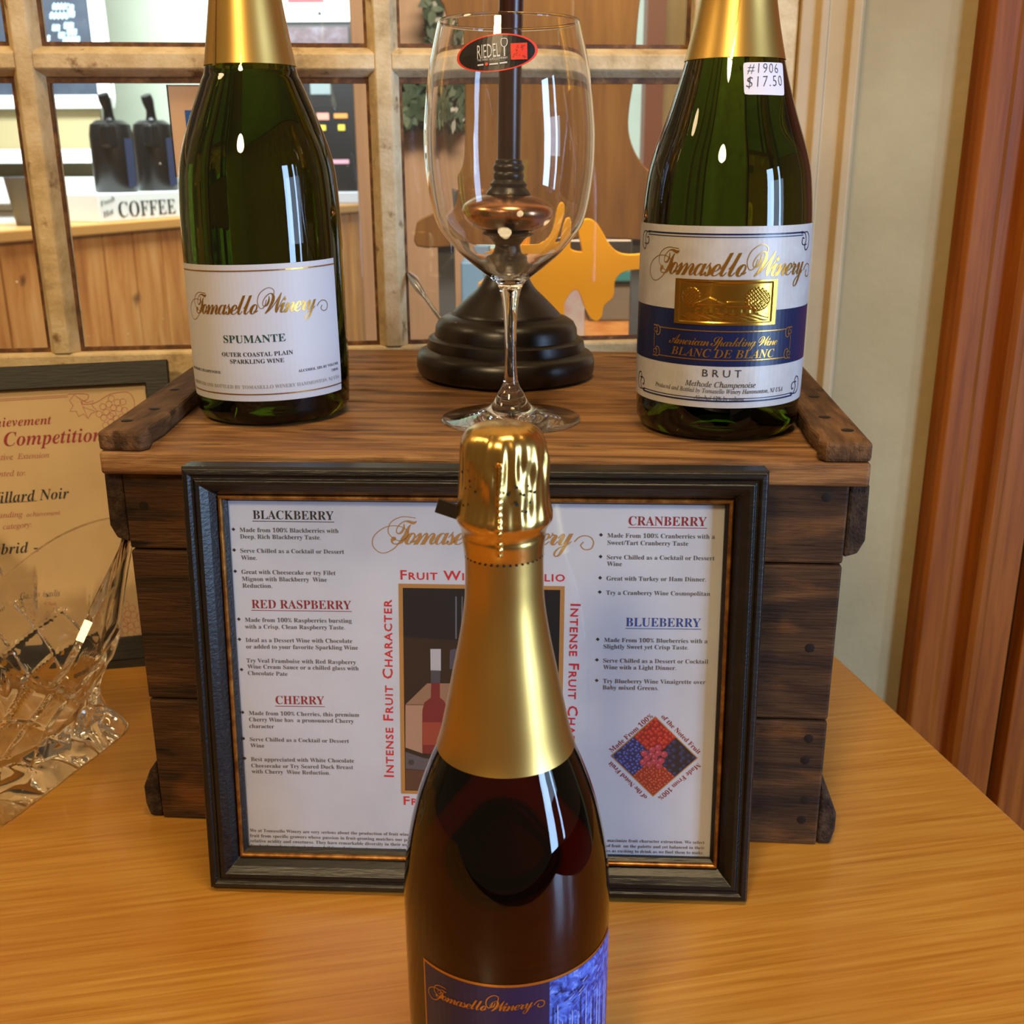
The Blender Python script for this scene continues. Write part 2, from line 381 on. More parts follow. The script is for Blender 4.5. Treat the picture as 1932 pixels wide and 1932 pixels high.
# ================================================================== the setting
WO = Vector((0, .99, 0)); WA = R(6)
WT = Vector((math.cos(WA), math.sin(WA), 0)); WN = Vector((-math.sin(WA), math.cos(WA), 0))
def wloc(px, py, depth=0):
    p = on_plane(px, py, WO + WN * depth, WN); return ((p - WO).dot(WT), p.z)
def place(o): o.location = WO; o.rotation_euler = (0, 0, WA); return o
def struct(o): o['kind'] = 'structure'; return o

fl = MB(); fl.box((-4.5, -2.5, -.80), (4.5, 9.5, -.75)); struct(fl.build('floor', noisy('floor_vinyl', ('5a5349', '6b6358', '7b7264'), nscale=4, rough=.5)[0]))
wb = MB()
wb.box((-2.6, .012, -.75), (-.77, .11, 1.9)); wb.box((.25, .012, -.75), (1.9, .11, 1.9))
wb.box((-.77, .012, -.75), (.25, .11, .16)); wb.box((-.77, .012, .81), (.25, .11, 1.9))
struct(place(wb.build('wall_back', M_WALL)))

win = thing('window_1', None, None); struct(place(win))
f = MB()
f.box((-.77, 0, .16), (-.67, .034, .81)); f.box((.158, 0, .16), (.25, .034, .81))
f.box((-.67, .0005, .16), (.158, .0335, .2495)); f.box((-.67, .0005, .727), (.158, .0335, .81))
f.build('sash_frame', M_SASH, win, bevel=.0025)
def bar(w): return [(-w*.24, 0), (w*.24, 0), (w*.30, .002), (w*.5, .012), (w*.5, .03), (-w*.5, .03), (-w*.5, .012), (-w*.30, .002)]
for c, wd in ((-.3952, .0255), (-.1062, .0255)):
    b = MB(); b.prism([(c + p[0], p[1]) for p in bar(wd)], .2495, .727, 'z'); b.build('muntin', M_SASH, win, bevel=.0008)
for x0, x1 in ((-.67, -.4085), (-.382, -.1195), (-.093, .158)):
    b = MB(); b.prism([(p[1] + .0004, .488 + p[0]) for p in bar(.0235)], x0 - .006, x1 + .006, 'x'); b.build('muntin', M_SASH, win, bevel=.0008)
for x0, x1 in ((-.67, -.408), (-.3825, -.119), (-.0935, .158)):
    for z0, z1 in ((.2495, .4765), (.4995, .727)):
        p = MB(); p.box((x0 + .0005, .017, z0 + .0005), (x1 - .0005, .019, z1 - .0005)); p.build('pane', M_PANE, win)
        q = MB(); e = .0035
        for a, b_ in (((x0, z0), (x1, z0 + e)), ((x0, z1 - e*1.4), (x1, z1)), ((x0, z0 + e), (x0 + e*.7, z1 - e*1.4)), ((x1 - e*.7, z0 + e), (x1, z1 - e*1.4))):
            q.box((a[0], .012, a[1]), (b_[0], .0165, b_[1]))
        q.build('putty', M_PUTTY, win)

# cream casing, to the right of the sash
c = MB(); c.prism([(.2505, .011), (.2505, -.004), (.262, -.004), (.266, -.010), (.272, -.010), (.275, -.005), (.290, -.007), (.293, -.013), (.300, -.014), (.304, -.010), (.304, .011)], -.75, 1.9, 'z', smooth=False)
struct(place(c.build('trim_1', M_CASING, bevel=.001)))
# orange pine post and boarding at the right end of the wall
c = MB(); c.prism([(.415, .011), (.415, -.012), (.419, -.016), (.440, -.017), (.446, -.013), (.458, -.013), (.464, -.026), (.470, -.030), (.478, -.028), (.484, -.018), (.514, -.018), (.514, .011)], -.75, 1.9, 'z')
struct(place(c.build('trim_2', M_PINE, bevel=.001)))
c = MB(); c.box((.5145, -.004, -.75), (.524, .011, 1.9)); struct(place(c.build('trim_3', M_DARKGAP)))  # near-black strip set in the slit; the gap's shade is in its colour
c = MB(); c.box((.5245, -.024, -.75), (1.45, .011, 1.9)); struct(place(c.build('door_1', M_PINE, bevel=.002)))

# ------------------------------------------------------------------ table
tang = R(10.5)
tb = thing('table', 'honey-coloured wooden table with fine grain under all the bottles', 'table', (.2799, .8517, 0), tang)
# local x runs along the back edge, local y away from the viewer
t = MB(); t.box((-1.35, -.78, -.028), (0, .10, 0)); t.build('tabletop', M_TABLE, tb, bevel=.002)
t = MB(); t.box((-1.28, -.70, -.10), (-.08, -.68, -.0285)); t.box((-1.28, .03, -.10), (-.08, .05, -.0285)); t.build('apron', M_TABLE, tb)
for x, y in ((-1.29, -.71), (-.10, -.71), (-1.29, .02), (-.10, .02)):
    t = MB(); t.box((x, y, -.75), (x + .05, y + .05, -.0285)); t.build('leg', M_TABLE, tb, bevel=.003)

# ------------------------------------------------------------------ wooden crate
cr = thing('wooden_crate', 'old dark wooden crate with lid, holding two bottles, a glass and a lamp', 'crate', (-.0204, .5996, 0), R(-4.6))
for z0, z1 in ((0, .0865), (.0877, .1868), (.188, .2358)):
    b = MB(); b.box((-.2105, 0, z0), (.2105, .014, z1)); b.build('front_board', M_CRATE, cr, bevel=.0016)
    b = MB(); b.box((-.2105, .331, z0), (.2105, .345, z1)); b.build('back_board', M_CRATE, cr, bevel=.0016)
for sx in (-1, 1):
    for z0, z1 in ((0, .13), (.1312, .2358)):
        b = MB(); b.box((min(sx*.2095, sx*.196), .0145, z0), (max(sx*.2095, sx*.196), .3305, z1)); b.build('side_board', M_CRATE, cr, bevel=.0012)
    b = MB(); b.prism([(sx*.2108, .2355), (sx*.2218, .2355), (sx*.2222, .2020), (sx*.2185, .1940), (sx*.2108, .1915)], .001, .344); b.build('side_cleat', M_CLEAT, cr, bevel=.0015)
    b = MB(); b.prism([(sx*.2108, .0005), (sx*.2190, .0005), (sx*.2215, .010), (sx*.2215, .022), (sx*.2165, .034), (sx*.2108, .042)], .001, .344); b.build('side_cleat', M_CLEAT, cr, bevel=.0015)
for y0, y1 in ((-.007, .1362), (.1392, .1745), (.1775, .2575), (.2605, .353)):
    b = MB(); b.prism([(-.2195 - .10 * max(y0, 0), y0), (.2195 + .015 * max(y0, 0), y0), (.2195 + .015 * y1, y1), (-.2195 - .10 * y1, y1)], .236, .2499, 'z'); b.build('lid_plank', M_LID, cr, bevel=.0022, seg=3)
for sx in (-1, 1):
    k_ = .10 if sx < 0 else .012
    b = MB(); b.prism([(sx*(.2195 + k_ * max(y, 0)) if q == 0 else sx*(q + k_ * max(y, 0)), y) for q, y in ((0, -.006), (.194, -.007), (.1905, -.001), (.1935, .014), (.1915, .03), (.1930, .12), (.1925, .352), (0, .352))], .2501, .2615, 'z')
    bt = b.build('lid_batten', M_BATTEN, cr, bevel=.0022, seg=2)
    for x, y in ((.211, .022), (.204, .055), (.208, .115), (.203, .17)):
        n_ = MB(); n_.lathe([(0, .2612), (.0034, .2612), (.0036, .2618), (.002, .2622), (0, .2623)], 12); n_.build('nail', M_NAIL, bt, loc=(sx*(x + k_ * y), y, 0))
for x, z in ((.200, .018), (.201, .032), (.199, .060), (.2, .075), (.196, .135), (.198, .228), (-.199, .215)):
    n_ = MB(); n_.lathe([(0, -.0008), (.0025, -.0008), (.003, -.0002), (0, .0002)], 10); o = n_.build('nail', M_NAIL, cr, loc=(x, -.0002, z)); o.rotation_euler = (R(90), 0, 0)

# ------------------------------------------------------------------ picture frames
def ring(W, H, prof, mi=0, z0=0):
    """mitred moulding: prof is (inset from the outer edge, y)"""
    M = MB(); vs = []
    for u, y in prof:
        vs += [(-W/2 + u, y, z0 + u), (W/2 - u, y, z0 + u), (W/2 - u, y, z0 + H - u), (-W/2 + u, y, z0 + H - u)]
    n = len(prof)
    M.add(vs, [(4*i + k, 4*i + (k+1) % 4, 4*((i+1) % n) + (k+1) % 4, 4*((i+1) % n) + k) for i in range(n) for k in range(4)])
    return M
FW, FH = .3142, .2527
mo = Vector((-.02265, .5324, .0019)); mrot = (R(-5), 0, R(-2.85))
mf = thing('framed_menu', 'black and gilt frame holding the fruit wine list, leaning before the crate', 'picture frame', mo); mf.rotation_euler = mrot
from mathutils import Euler
MRM = Euler(mrot).to_matrix(); MINV = MRM.inverted()
ring(FW, FH, [(0, .018), (0, .003), (.0012, .0004), (.0038, 0), (.0052, .0016), (.0064, .0018), (.0078, .0004), (.0098, .0008), (.0135, .0042), (.0166, .0085), (.0168, .018)]).build('moulding', M_BLACK, mf, bevel=.0003)
ring(FW, FH, [(.0169, .018), (.0169, .0082), (.0176, .0074), (.0186, .0074), (.0192, .0082), (.0192, .018)]).build('gilt_fillet', M_GILT, mf, bevel=.0002)
ring(FW, FH, [(.0193, .0175), (.0193, .010), (.0208, .0118), (.0208, .0175)]).build('inner_lip', M_BLACK, mf)
b = MB(); b.box((-FW/2 + .0196, .0150, .0196), (FW/2 - .0196, .0175, FH - .0196)); b.build('backing_board', plain('backing_card', '5a4a3a', .8), mf)
b = MB(); b.prism([(.018, .19), (.021, .19), (.0635, .0085), (.0605, .0075)], -.03, .03, 'x'); b.build('easel_strut', plain('easel_card', '1a1512', .8), mf)
PAPY = .0145
def mp(px, py):
    p = MINV @ (on_plane(px, py, mo + MRM @ Vector((0, PAPY, 0)), MRM @ Vector((0, 1, 0))) - mo); return (p.x, p.z)
ps = MB(); ps.box((-FW/2 + .0200, PAPY, .0200), (FW/2 - .0200, PAPY + .0003, FH - .0200)); sheet = ps.build('menu_sheet', M_PAPER, mf)
P = Print(lambda u, v, l: (u, PAPY - l, v))
TXT = [
 ('BLACKBERRY', 477.5, 979, 630, 981, 'H'), ('Made from 100% Blackberries with', 452.6, 1003.5, 639, 1005.5, 'B'), ('Deep, Rich Blackberry Taste.', 453.4, 1016, 605.6, 1018),
 ('Serve Chilled as a Cocktail or Dessert', 454, 1042.5, 649.5, 1044.8, 'B'), ('Wine.', 455.4, 1056, 485, 1056.3), ('Great with Cheesecake or try Filet', 456, 1082.6, 633.5, 1084.8, 'B'),
 ('Mignon with Blackberry  Wine', 457, 1095.8, 617, 1097.5), ('Reduction.', 458, 1108.6, 514, 1109.2),
 ('RED RASPBERRY', 475.4, 1147.3, 663, 1149.5, 'HR'), ('Made from 100% Raspberries bursting', 462.7, 1173, 663.8, 1175, 'B'), ('with a Crisp, Clean Raspberry Taste.', 462.7, 1185.7, 651, 1187.6),
 ('Ideal as a Dessert Wine with Chocolate', 464, 1211, 665, 1213, 'B'), ('or added to your favorite Sparkling Wine', 465, 1223.4, 675.5, 1225.6),
 ('Try Veal Framboise with Red Raspberry', 465.6, 1249.6, 672, 1253), ('Wine Cream Sauce or a chilled glass with', 467.4, 1261, 676.8, 1264.6), ('Chocolate Pate', 468, 1273.2, 542.7, 1275, 'B'),
 ('CHERRY', 520.6, 1328, 612.3, 1329, 'HR'), ('Made from 100% Cherries, this premium', 470, 1348.7, 678, 1352.3, 'B'), ('Cherry Wine has  a pronounced Cherry', 470.3, 1360.6, 667.7, 1364), ('character', 471, 1373, 517.4, 1374),
 ('Serve Chilled as a Cocktail or Dessert', 471.7, 1398, 658.7, 1401.6, 'B'), ('Wine', 472.8, 1409.8, 499, 1410.4), ('Best appreciated with White Chocolate', 474, 1435.6, 668.4, 1438.8, 'B'),
 ('Cheesecake or Try Seared Duck Breast', 474.6, 1447.6, 666.6, 1451), ('with Cherry  Wine Reduction.', 475.3, 1458.6, 623, 1461.6),
 ('CRANBERRY', 1186, 991, 1333, 992.6, 'HR'), ('Made From 100% Cranberries with a', 1146, 1014, 1348.7, 1016.5, 'B'), ('Sweet/Tart Cranberry Taste', 1146.4, 1027.6, 1298.5, 1029.7),
 ('Serve Chilled as a Cocktail or Dessert', 1145.3, 1055, 1348, 1057, 'B'), ('Wine', 1145.3, 1067.6, 1173.5, 1068), ('Great with Turkey or Ham Dinner.', 1144.5, 1095, 1332, 1097, 'B'), ('Try a Cranberry Wine Cosmopolitan', 1143.8, 1121.8, 1339.6, 1124, 'B'),
 ('BLUEBERRY', 1180.8, 1181.5, 1322, 1183, 'HB'), ('Made From 100% Blueberries with a', 1140, 1211, 1334.8, 1213.4, 'B'), ('Slightly Sweet yet Crisp Taste.', 1139, 1223.5, 1299, 1225.4),
 ('Serve Chilled as a Dessert or Cocktail', 1138.4, 1249.8, 1336, 1252, 'B'), ('Wine with a Light Dinner.', 1138.4, 1262.3, 1275.7, 1264), ('Try Blueberry Wine Vinaigrette over', 1138, 1288.5, 1331, 1290.6, 'B'), ('Baby mixed Greens.', 1137.3, 1300.5, 1242.4, 1302),
 ('We at Tomasello Winery are very serious about the production of fruit wines', 471.7, 1569, 776, 1577), ('fruit from specific growers whose passion in fruit-growing matches our pas', 472, 1579, 776, 1587),
 ('relative acidity and sweetness. They have remarkable diversity in their uses', 472.5, 1588.6, 776, 1596.3), ('For further information about our full line of wines  or to arrange a visit to o', 473, 1598, 776, 1605.8),
 ('maximize fruit character extraction. We select', 1146, 1588, 1329, 1592), ('of fruit  on the palette and yet balanced in their', 1144.6, 1598, 1329, 1602), ('es as exciting to drink as we find them to make.', 1144.6, 1607.4, 1327.5, 1611.4),
]
for it in TXT:
    s_, x0, y0, x1, y1 = it[:5]; k = it[5] if len(it) > 5 else ''
    ink = {'H': M_INK, 'HR': M_INKRED, 'HB': M_INKBLUE}.get(k, M_INKGREY)
    P.text(s_, 'serif', mp(x0, y0), mp(x1, y1), ink, 1.0 if k[:1] != 'H' else 1.08)
    if k[:1] == 'H': P.stroke([mp(x0 - 1, y0 + 4), mp(x1 + 1, y1 + 4)], .00035, ink)
    if k == 'B':
        bx, by = (x0 - 12, y0 - 5) if s_ != 'Chocolate Pate' else (456, 1263); c_ = mp(bx, by); q = .00105
        P.poly([(c_[0] - q, c_[1]), (c_[0], c_[1] - q), (c_[0] + q, c_[1]), (c_[0], c_[1] + q)], M_INK, 1)
winery_script(P, mp(738, 1027), mp(1082, 1029), M_BROWNINK, 1.3, fine=.0004)
P.text('Fruit Wine Portfolio', 'smallcaps', mp(756, 1093), mp(1066, 1097), M_RED, .86)
P.text('Fruit Wine Portfolio', 'smallcaps', mp(762, 1518), mp(1058, 1525), M_RED, .86)
P.text('Intense Fruit Character', 'smallcaps', mp(743, 1466), mp(739, 1131), M_RED, .86)
P.text('Intense Fruit Character', 'smallcaps', mp(1077, 1139), mp(1068, 1475), M_RED, .86)
# the printed photograph in the middle: bottles before a wooden box on black
col = lambda n_, c_: plain('photo_' + n_, c_, .6)
P.quad([mp(757, 1497), mp(1058, 1505), mp(1065.5, 1106), mp(752, 1101)], M_BROWNINK, 0)
P.quad([mp(764.5, 1491), mp(1050, 1498), mp(1057, 1113), mp(760, 1109)], col('black', '0d0d10'), 1)
P.poly([mp(765, 1329), mp(806, 1289), mp(900, 1289), mp(900, 1329)], col('wood_top', '8a6a52'), 2)
P.poly([mp(765, 1410), mp(765, 1330), mp(900, 1330), mp(900, 1423), mp(797, 1421)], col('wood', 'a17f68'), 2)
P.poly([mp(765, 1450), mp(765, 1418), mp(800, 1430), mp(900, 1440), mp(900, 1460)], col('steel_band', '4c4c52'), 2)
P.poly([mp(764.5, 1490), mp(765, 1451), mp(900, 1461), mp(900, 1494)], col('cask', '4c3226'), 2)
P.disc(mp(776, 1438), .0018, col('rivet', '2c2c30'), 3)
P.poly([mp(797, 1421), mp(797, 1340), mp(801, 1325), mp(813, 1316), mp(814, 1286), mp(830, 1286), mp(830, 1316), mp(838, 1322), mp(843, 1332), mp(845, 1421)], col('red_wine', '6d1c22'), 3)
P.poly([mp(798, 1405), mp(797, 1362), mp(832, 1362), mp(832, 1405)], col('wine_label', '8e3a2a'), 4)
P.poly([mp(813, 1288), mp(813, 1264), mp(831, 1264), mp(831, 1288)], col('neck', '3b3f4a'), 4)
P.poly([mp(812.5, 1265), mp(812, 1224), mp(832, 1224), mp(832, 1265)], col('silver_cap', 'a9a9b0'), 4)
P.poly([mp(848, 1262), mp(849, 1226), mp(866, 1222), mp(866, 1262)], col('grey_cap', '3e4150'), 3)
P.poly([mp(859, 1205), mp(859, 1125), mp(862, 1125), mp(862, 1205)], col('glint', '5a5d68'), 3); P.poly([mp(870, 1205), mp(871, 1125), mp(873, 1125), mp(873, 1205)], col('glint_b', '5a5d68'), 3)
# diamond of berries
D = [mp(1236.5, 1351), mp(1317, 1430), mp(1232, 1503), mp(1152, 1426)]
P.poly(D, M_BROWNINK, 0)
ctr = (sum(p[0] for p in D) / 4, sum(p[1] for p in D) / 4)
sh = lambda p, k: (ctr[0] + (p[0] - ctr[0]) * k, ctr[1] + (p[1] - ctr[1]) * k)
DI = [sh(p, .965) for p in D]
lerp = lambda a, b_, t_: (a[0] + (b_[0] - a[0]) * t_, a[1] + (b_[1] - a[1]) * t_)
mid = [lerp(DI[i], DI[(i + 1) % 4], .5) for i in range(4)]
DC = (('8a1512', 'b52a20', 'd8523a'), ('10131f', '1c2a52', '2a3f70'), ('8c2a16', 'b4452a', 'd87a58'), ('16224f', '2c4a9a', '6f8cd0'))
for i in range(4):
    q4 = [DI[i], mid[i], ctr, mid[i - 1]]; mats = [col('berry%d' % i, c_) for c_ in DC[i]]
    P.poly(q4, mats[0], 1)
    nn, rr = ((7, .0013), (5, .0016), (9, .0008), (8, .0010))[i]
    for a in range(nn):
        for b_ in range(nn):
            uu, vv = (a + .5 + random.uniform(-.3, .3)) / nn, (b_ + .5 + random.uniform(-.3, .3)) / nn
            c_ = lerp(lerp(q4[0], q4[1], uu), lerp(q4[3], q4[2], uu), vv); r_ = min(rr * random.uniform(.75, 1.0), .94 * rr)
            P.disc(c_, r_ * .9, mats[1], 2, 8); P.disc((c_[0] - r_*.25, c_[1] + r_*.3), r_ * .32, mats[2], 3, 6)
mr_ = [col('raspberry%d' % i, c_) for i, c_ in enumerate(('7c1c28', 'a83844', 'c25a66'))]
for k in range(13):
    a, q = k * 2.4, .0021 * math.sqrt(k); c_ = (ctr[0] + q * math.cos(a), ctr[1] + q * math.sin(a) * .9)
    P.disc(c_, .0022, mr_[0], 4, 10); P.disc(c_, .0019, mr_[1], 5, 10); P.disc((c_[0] - .0005, c_[1] + .0006), .0007, mr_[2], 6, 7)
P.text('Made From 100%', 'serif', mp(1155, 1420), mp(1233, 1352), M_INKRED, 1.0)
P.text('of the Noted Fruit', 'serif', mp(1247, 1353), mp(1317, 1423), M_INKRED, 1.0)
P.text('Made From 100%', 'serif', mp(1317, 1439), mp(1241, 1504), M_INKRED, 1.0)
P.text('of the Noted Fruit', 'serif', mp(1222, 1503), mp(1153, 1436), M_INKRED, 1.0)
P.build('lettering', sheet)
b = MB(); b.box((-FW/2 + .0194, .0124, .0194), (FW/2 - .0194, .0136, FH - .0194)); b.build('glazing', M_GLAZE, mf)

# certificate behind, leaning against the window wall
crot = (R(-17), 0, R(14)); co_ = Vector((-.3171, .8467, .0048)); CRM = Euler(crot).to_matrix(); CINV = CRM.inverted()
def cp(px, py, d=.0052):
    p = CINV @ (on_plane(px, py, co_ + CRM @ Vector((0, d, 0)), CRM @ Vector((0, 1, 0))) - co_); return (p.x, p.z)
cxr, czt = cp(317, 700, 0)[0], cp(160, 685, 0)[1]
CW = .36
cf = thing('framed_certificate', 'flat black frame with an award certificate, leaning behind the crystal bowl', 'picture frame', co_); cf.rotation_euler = crot
o = ring(CW, czt, [(0, .016), (0, .0008), (.0008, 0), (.0188, 0), (.0198, .0012), (.0198, .016)]).build('moulding', noisy('black_stained_oak', ('0f0d0a', '1a1713', '26221b'), (4, 30, 30), 5, 5, .55, bump=.0003, bscale=(6, 60, 60))[0], cf, loc=(cxr - CW/2, 0, 0))
s_ = MB(); s_.box((cxr - CW + .019, .0052, .019), (cxr - .019, .0062, czt - .019)); cs = s_.build('certificate_sheet', M_PARCH, cf)
s_ = MB(); s_.box((cxr - CW + .019, .0064, .019), (cxr - .019, .009, czt - .019)); s_.build('backing_board', plain('certificate_backing', '4a3d2e', .8), cf)
P = Print(lambda u, v, l: (u, .0052 - l, v))
M_WINE = plain('ink_burgundy', '8a2530', .7); M_FADED = plain('ink_faded_red', 'a05a4c', .7); M_VINE = plain('ink_vine', 'a4545a', .7)
def ct(s_, x0, y0, x1, y1, font, mt, asp=1.0): P.text(s_, font, cp(x0, y0), cp(x1, y1), mt, asp)
ct('Achievement', -40, 808, 98, 800, 'bital', M_WINE); ct('Wine', -110, 848, -12, 843, 'bital', M_WINE, 1.05); ct('Competition', 8, 842, 194, 832, 'bital', M_WINE, 1.05)
ct('Cooperative', -56, 871, 25, 867, 'ital', M_FADED); ct('Extension', 33, 866, 93, 863, 'ital', M_FADED)
ct('Presented to:', -38, 901, 48, 897, 'ital', M_FADED)
ct('Villard Noir', -16, 950, 131, 940, 'bital', M_INK, 1.05); P.stroke([cp(-60, 953), cp(70, 945)], .0004, M_INK)
ct('outstanding', -34, 979, 43, 975, 'ital', M_FADED); ct('achievement', 50, 975, 114, 971, 'ital', M_FADED); ct('category:', 6, 999, 60, 994, 'ital', M_FADED)
ct('Hybrid -', -36, 1049, 72, 1041, 'bital', M_INK, 1.0)
ct('Gary C. Pavlis', 44, 1131, 118, 1125, 'ital', M_INKGREY, 1.4); ct('Gary C. Pavlis, Chair', 36, 1147, 112, 1141, 'ital', M_FADED); ct('Competition', 36, 1158, 95, 1153, 'ital', M_FADED)
P.build('lettering', cs); P = Print(lambda u, v, l: (u, .0052 - l, v))
P.stroke([cp(-60, 757), cp(128, 746)], .0004, M_VINE); P.stroke([cp(-60, 760), cp(128, 749)], .0004, M_VINE)
P.stroke([cp(*q) for q in spline([(128, 744), (150, 743), (166, 745), (164, 754), (154, 758), (160, 763), (180, 760), (200, 748), (215, 742), (240, 740), (252, 752), (254, 770)])], .0005, M_VINE)
def bunch(cx, cy, n, r, sq=1):
    for k in range(n):
        a, q = k * 2.4, r * 1.05 * math.sqrt(k); x, y = cx + q * math.cos(a), cy + q * math.sin(a) * 1.15
        P.stroke([cp(x + r * math.cos(t_ * .6283), y + r * math.sin(t_ * .6283)) for t_ in range(10)], .00035, M_VINE, closed=True)
bunch(213, 780, 20, 6)
leaf = [(150, 752), (140, 745), (131, 756), (138, 765), (132, 776), (144, 776), (148, 786), (158, 781), (166, 790), (172, 780), (184, 776), (174, 766), (176, 756), (164, 760), (150, 752)]
P.stroke([cp(*q) for q in leaf], .0005, M_VINE); P.stroke([cp(150, 752), cp(166, 790)], .0003, M_VINE); P.stroke([cp(156, 768), cp(180, 776)], .0003, M_VINE)
P.build('vine_ornament', cs); P = Print(lambda u, v, l: (u, .0052 - l, v))
bunch(240, 1170, 18, 6.5)
P.stroke([cp(*q) for q in spline([(212, 1190), (235, 1205), (262, 1203), (280, 1190)])], .0006, M_VINE); P.stroke([cp(*q) for q in spline([(212, 1196), (235, 1210), (262, 1208), (280, 1195)])], .0004, M_VINE)
P.build('vine_ornament', cs)

# ------------------------------------------------------------------ bottles
def rfun(prof):
    def f(z):
        for (r0, z0), (r1, z1) in zip(prof, prof[1:]):
            if z0 <= z <= z1 and z1 > z0: return r0 + (r1 - r0) * (z - z0) / (z1 - z0)
        return prof[-1][0] if z > prof[-1][1] else prof[0][0]
    return f
def smoothprof(pts, n=6): return [(max(p[0], 0), p[1]) for p in spline(pts, n)]
class Surf:
    """printing on a body of revolution: u is the arc length from the front, v the height"""
    def __init__(s, loc, rf, r0): s.loc, s.rf, s.r0 = Vector(loc), rf, r0
    def map(s, u, v, l):
        a = u / s.r0; r = s.rf(v) + l; return (r * math.sin(a), -r * math.cos(a), v)
    def px(s, x, y):
        d = ray(x, y); o = CO - s.loc; rr = s.r0
        for _ in range(14):
            a = d.x**2 + d.y**2; b = o.x*d.x + o.y*d.y; c = o.x**2 + o.y**2 - rr*rr
            t = (-b - math.sqrt(max(b*b - a*c, 0))) / a; p = o + d * t; rr = s.rf(p.z)
        return (math.atan2(p.x, -p.y) * s.r0, p.z)
BASE = [(0, .022), (.012, .021), (.024, .014), (.031, .004), (.036, 0)]
def bottle(name, label, loc, upper, mat, r, foil_z, foil_mat, group=None):
    t = thing(name, label, 'bottle', loc, 0, group)
    body = BASE + [(r - .008, .0005), (r - .003, .003), (r - .0007, .008)] + [p for p in upper if p[1] <= foil_z + .012]
    top = body[-1]
    m = MB(); m.lathe(body + [(top[0] - .001, top[1] + .001), (0, top[1] + .001)], 96); m.build('glass_body', mat, t, sharp=60)
    return t
def capsule(t, prof, mat, name='foil_capsule', n=96, fn=None, lift=.0005):
    m = MB(); m.lathe([(p[0] + lift if p[0] > 0 else 0, p[1]) for p in prof], n, fn=fn); return m.build(name, mat, t, sharp=50)

# --- left bottle
LL = (-.158, .714, .25)
lup = smoothprof([(.0494, .010), (.0502, .03), (.0502, .062), (.0502, .10), (.0499, .1191), (.0487, .1449), (.0458, .1639), (.038, .1866), (.0303, .2052), (.0271, .2145), (.021, .2513), (.0178, .275), (.0172, .292)])
lb = bottle('wine_bottle', 'green bottle with plain white label and green capitals, left of the wine glass', LL, lup, M_GREEN, .0502, .2145, None)
cap = [p for p in lup if p[1] >= .2140] + [(.0172, .300), (.0205, .303), (.0208, .309), (.0180, .314), (.0185, .322), (.0188, .336), (.0172, .343), (.010, .3465), (0, .347)]
fc = capsule(lb, cap, M_GOLD)
S = Surf(LL, rfun(lup), .0502)
sm = MB()
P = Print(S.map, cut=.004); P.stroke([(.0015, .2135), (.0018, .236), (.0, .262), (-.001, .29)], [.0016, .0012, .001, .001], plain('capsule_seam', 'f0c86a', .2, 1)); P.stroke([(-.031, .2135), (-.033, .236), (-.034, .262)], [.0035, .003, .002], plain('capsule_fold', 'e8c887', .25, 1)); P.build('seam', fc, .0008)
P = Print(S.map, cut=.004); tl = lambda u: .1012 + u * .02
P.quad([(-.0605, .0168), (.0625, .0180), (.0605, .1018), (-.0605, .0995)], M_LABEL, 0, 40)
lab = P.build('label', lb, .0002)
P = Print(S.map, cut=.004)
P.stroke([(-.0600, .0958), (.0603, .0982)], .0008, M_GOLDINK); P.stroke([(-.0600, .0212), (.0621, .0224)], .0008, M_GOLDINK)
winery_script(P, S.px(372, 590.4), S.px(597, 582), M_GOLDINK, 1.4, fine=.00035)
P.text('SPUMANTE', 'serifbold', S.px(423, 646.6), S.px(539, 643), M_GREENINK, .95)
P.text('OUTER COASTAL PLAIN', 'serifbold', S.px(419.7, 672), S.px(552.8, 667.8), M_INK, .98)
P.text('SPARKLING WINE', 'serifbold', S.px(435, 685.5), S.px(536, 682.8), M_INK, .98)
P.text('ALCOHOL 10% BY VOLUME', 'serifbold', S.px(562.8, 702), (.0590, S.px(562.8, 702)[1] + .0008), M_INK, .95)
P.text('750ML', 'serifbold', (.0515, S.px(562.8, 702)[1] - .0030), (.0590, S.px(562.8, 702)[1] - .0028), M_INK, .95)
P.text('METHODE CHAMPENOISE', 'serifbold', (-.0560, S.px(417.5, 705)[1] - .0004), S.px(417.5, 705), M_INK, .95)
zz = S.px(488.5, 733.5)[1]
P.text('PRODUCED AND BOTTLED BY TOMASELLO WINERY HAMMONTON, NJ USA', 'serif', (-.0555, zz - .0006), (.0595, zz + .0008), M_SILVINK, 1.0)
P.build('lettering', lab, .0003)

# --- right bottle
LR = (.1285, .669, .25)
rup = smoothprof([(.0496, .0104), (.0503, .03), (.0503, .0667), (.0503, .10), (.0500, .1202), (.0484, .1414), (.0453, .1593), (.0355, .1876), (.0280, .2125), (.0211, .2443), (.0180, .272), (.0174, .292)])
rb = bottle('wine_bottle', 'green bottle with white and navy label and price sticker, right of the glass', LR, rup, M_GREEN, .0503, .2125, None)
cap = [p for p in rup if p[1] >= .2120] + [(.0174, .300), (.0207, .303), (.0210, .309), (.0182, .314), (.0187, .322), (.0190, .336), (.0174, .343), (.010, .3465), (0, .347)]
fc = capsule(rb, cap, M_GOLD)
S = Surf(LR, rfun(rup), .0503)
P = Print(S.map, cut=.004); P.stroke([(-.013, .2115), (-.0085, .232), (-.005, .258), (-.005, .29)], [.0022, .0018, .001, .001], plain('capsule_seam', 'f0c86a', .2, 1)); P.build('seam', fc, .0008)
P = Print(S.map, cut=.004)
P.rect(-.0900, .0215, .0720, .1240, M_LABELPEARL, 0, 54)
zt, zb_ = .0775, S.px(1364, 692)[1]
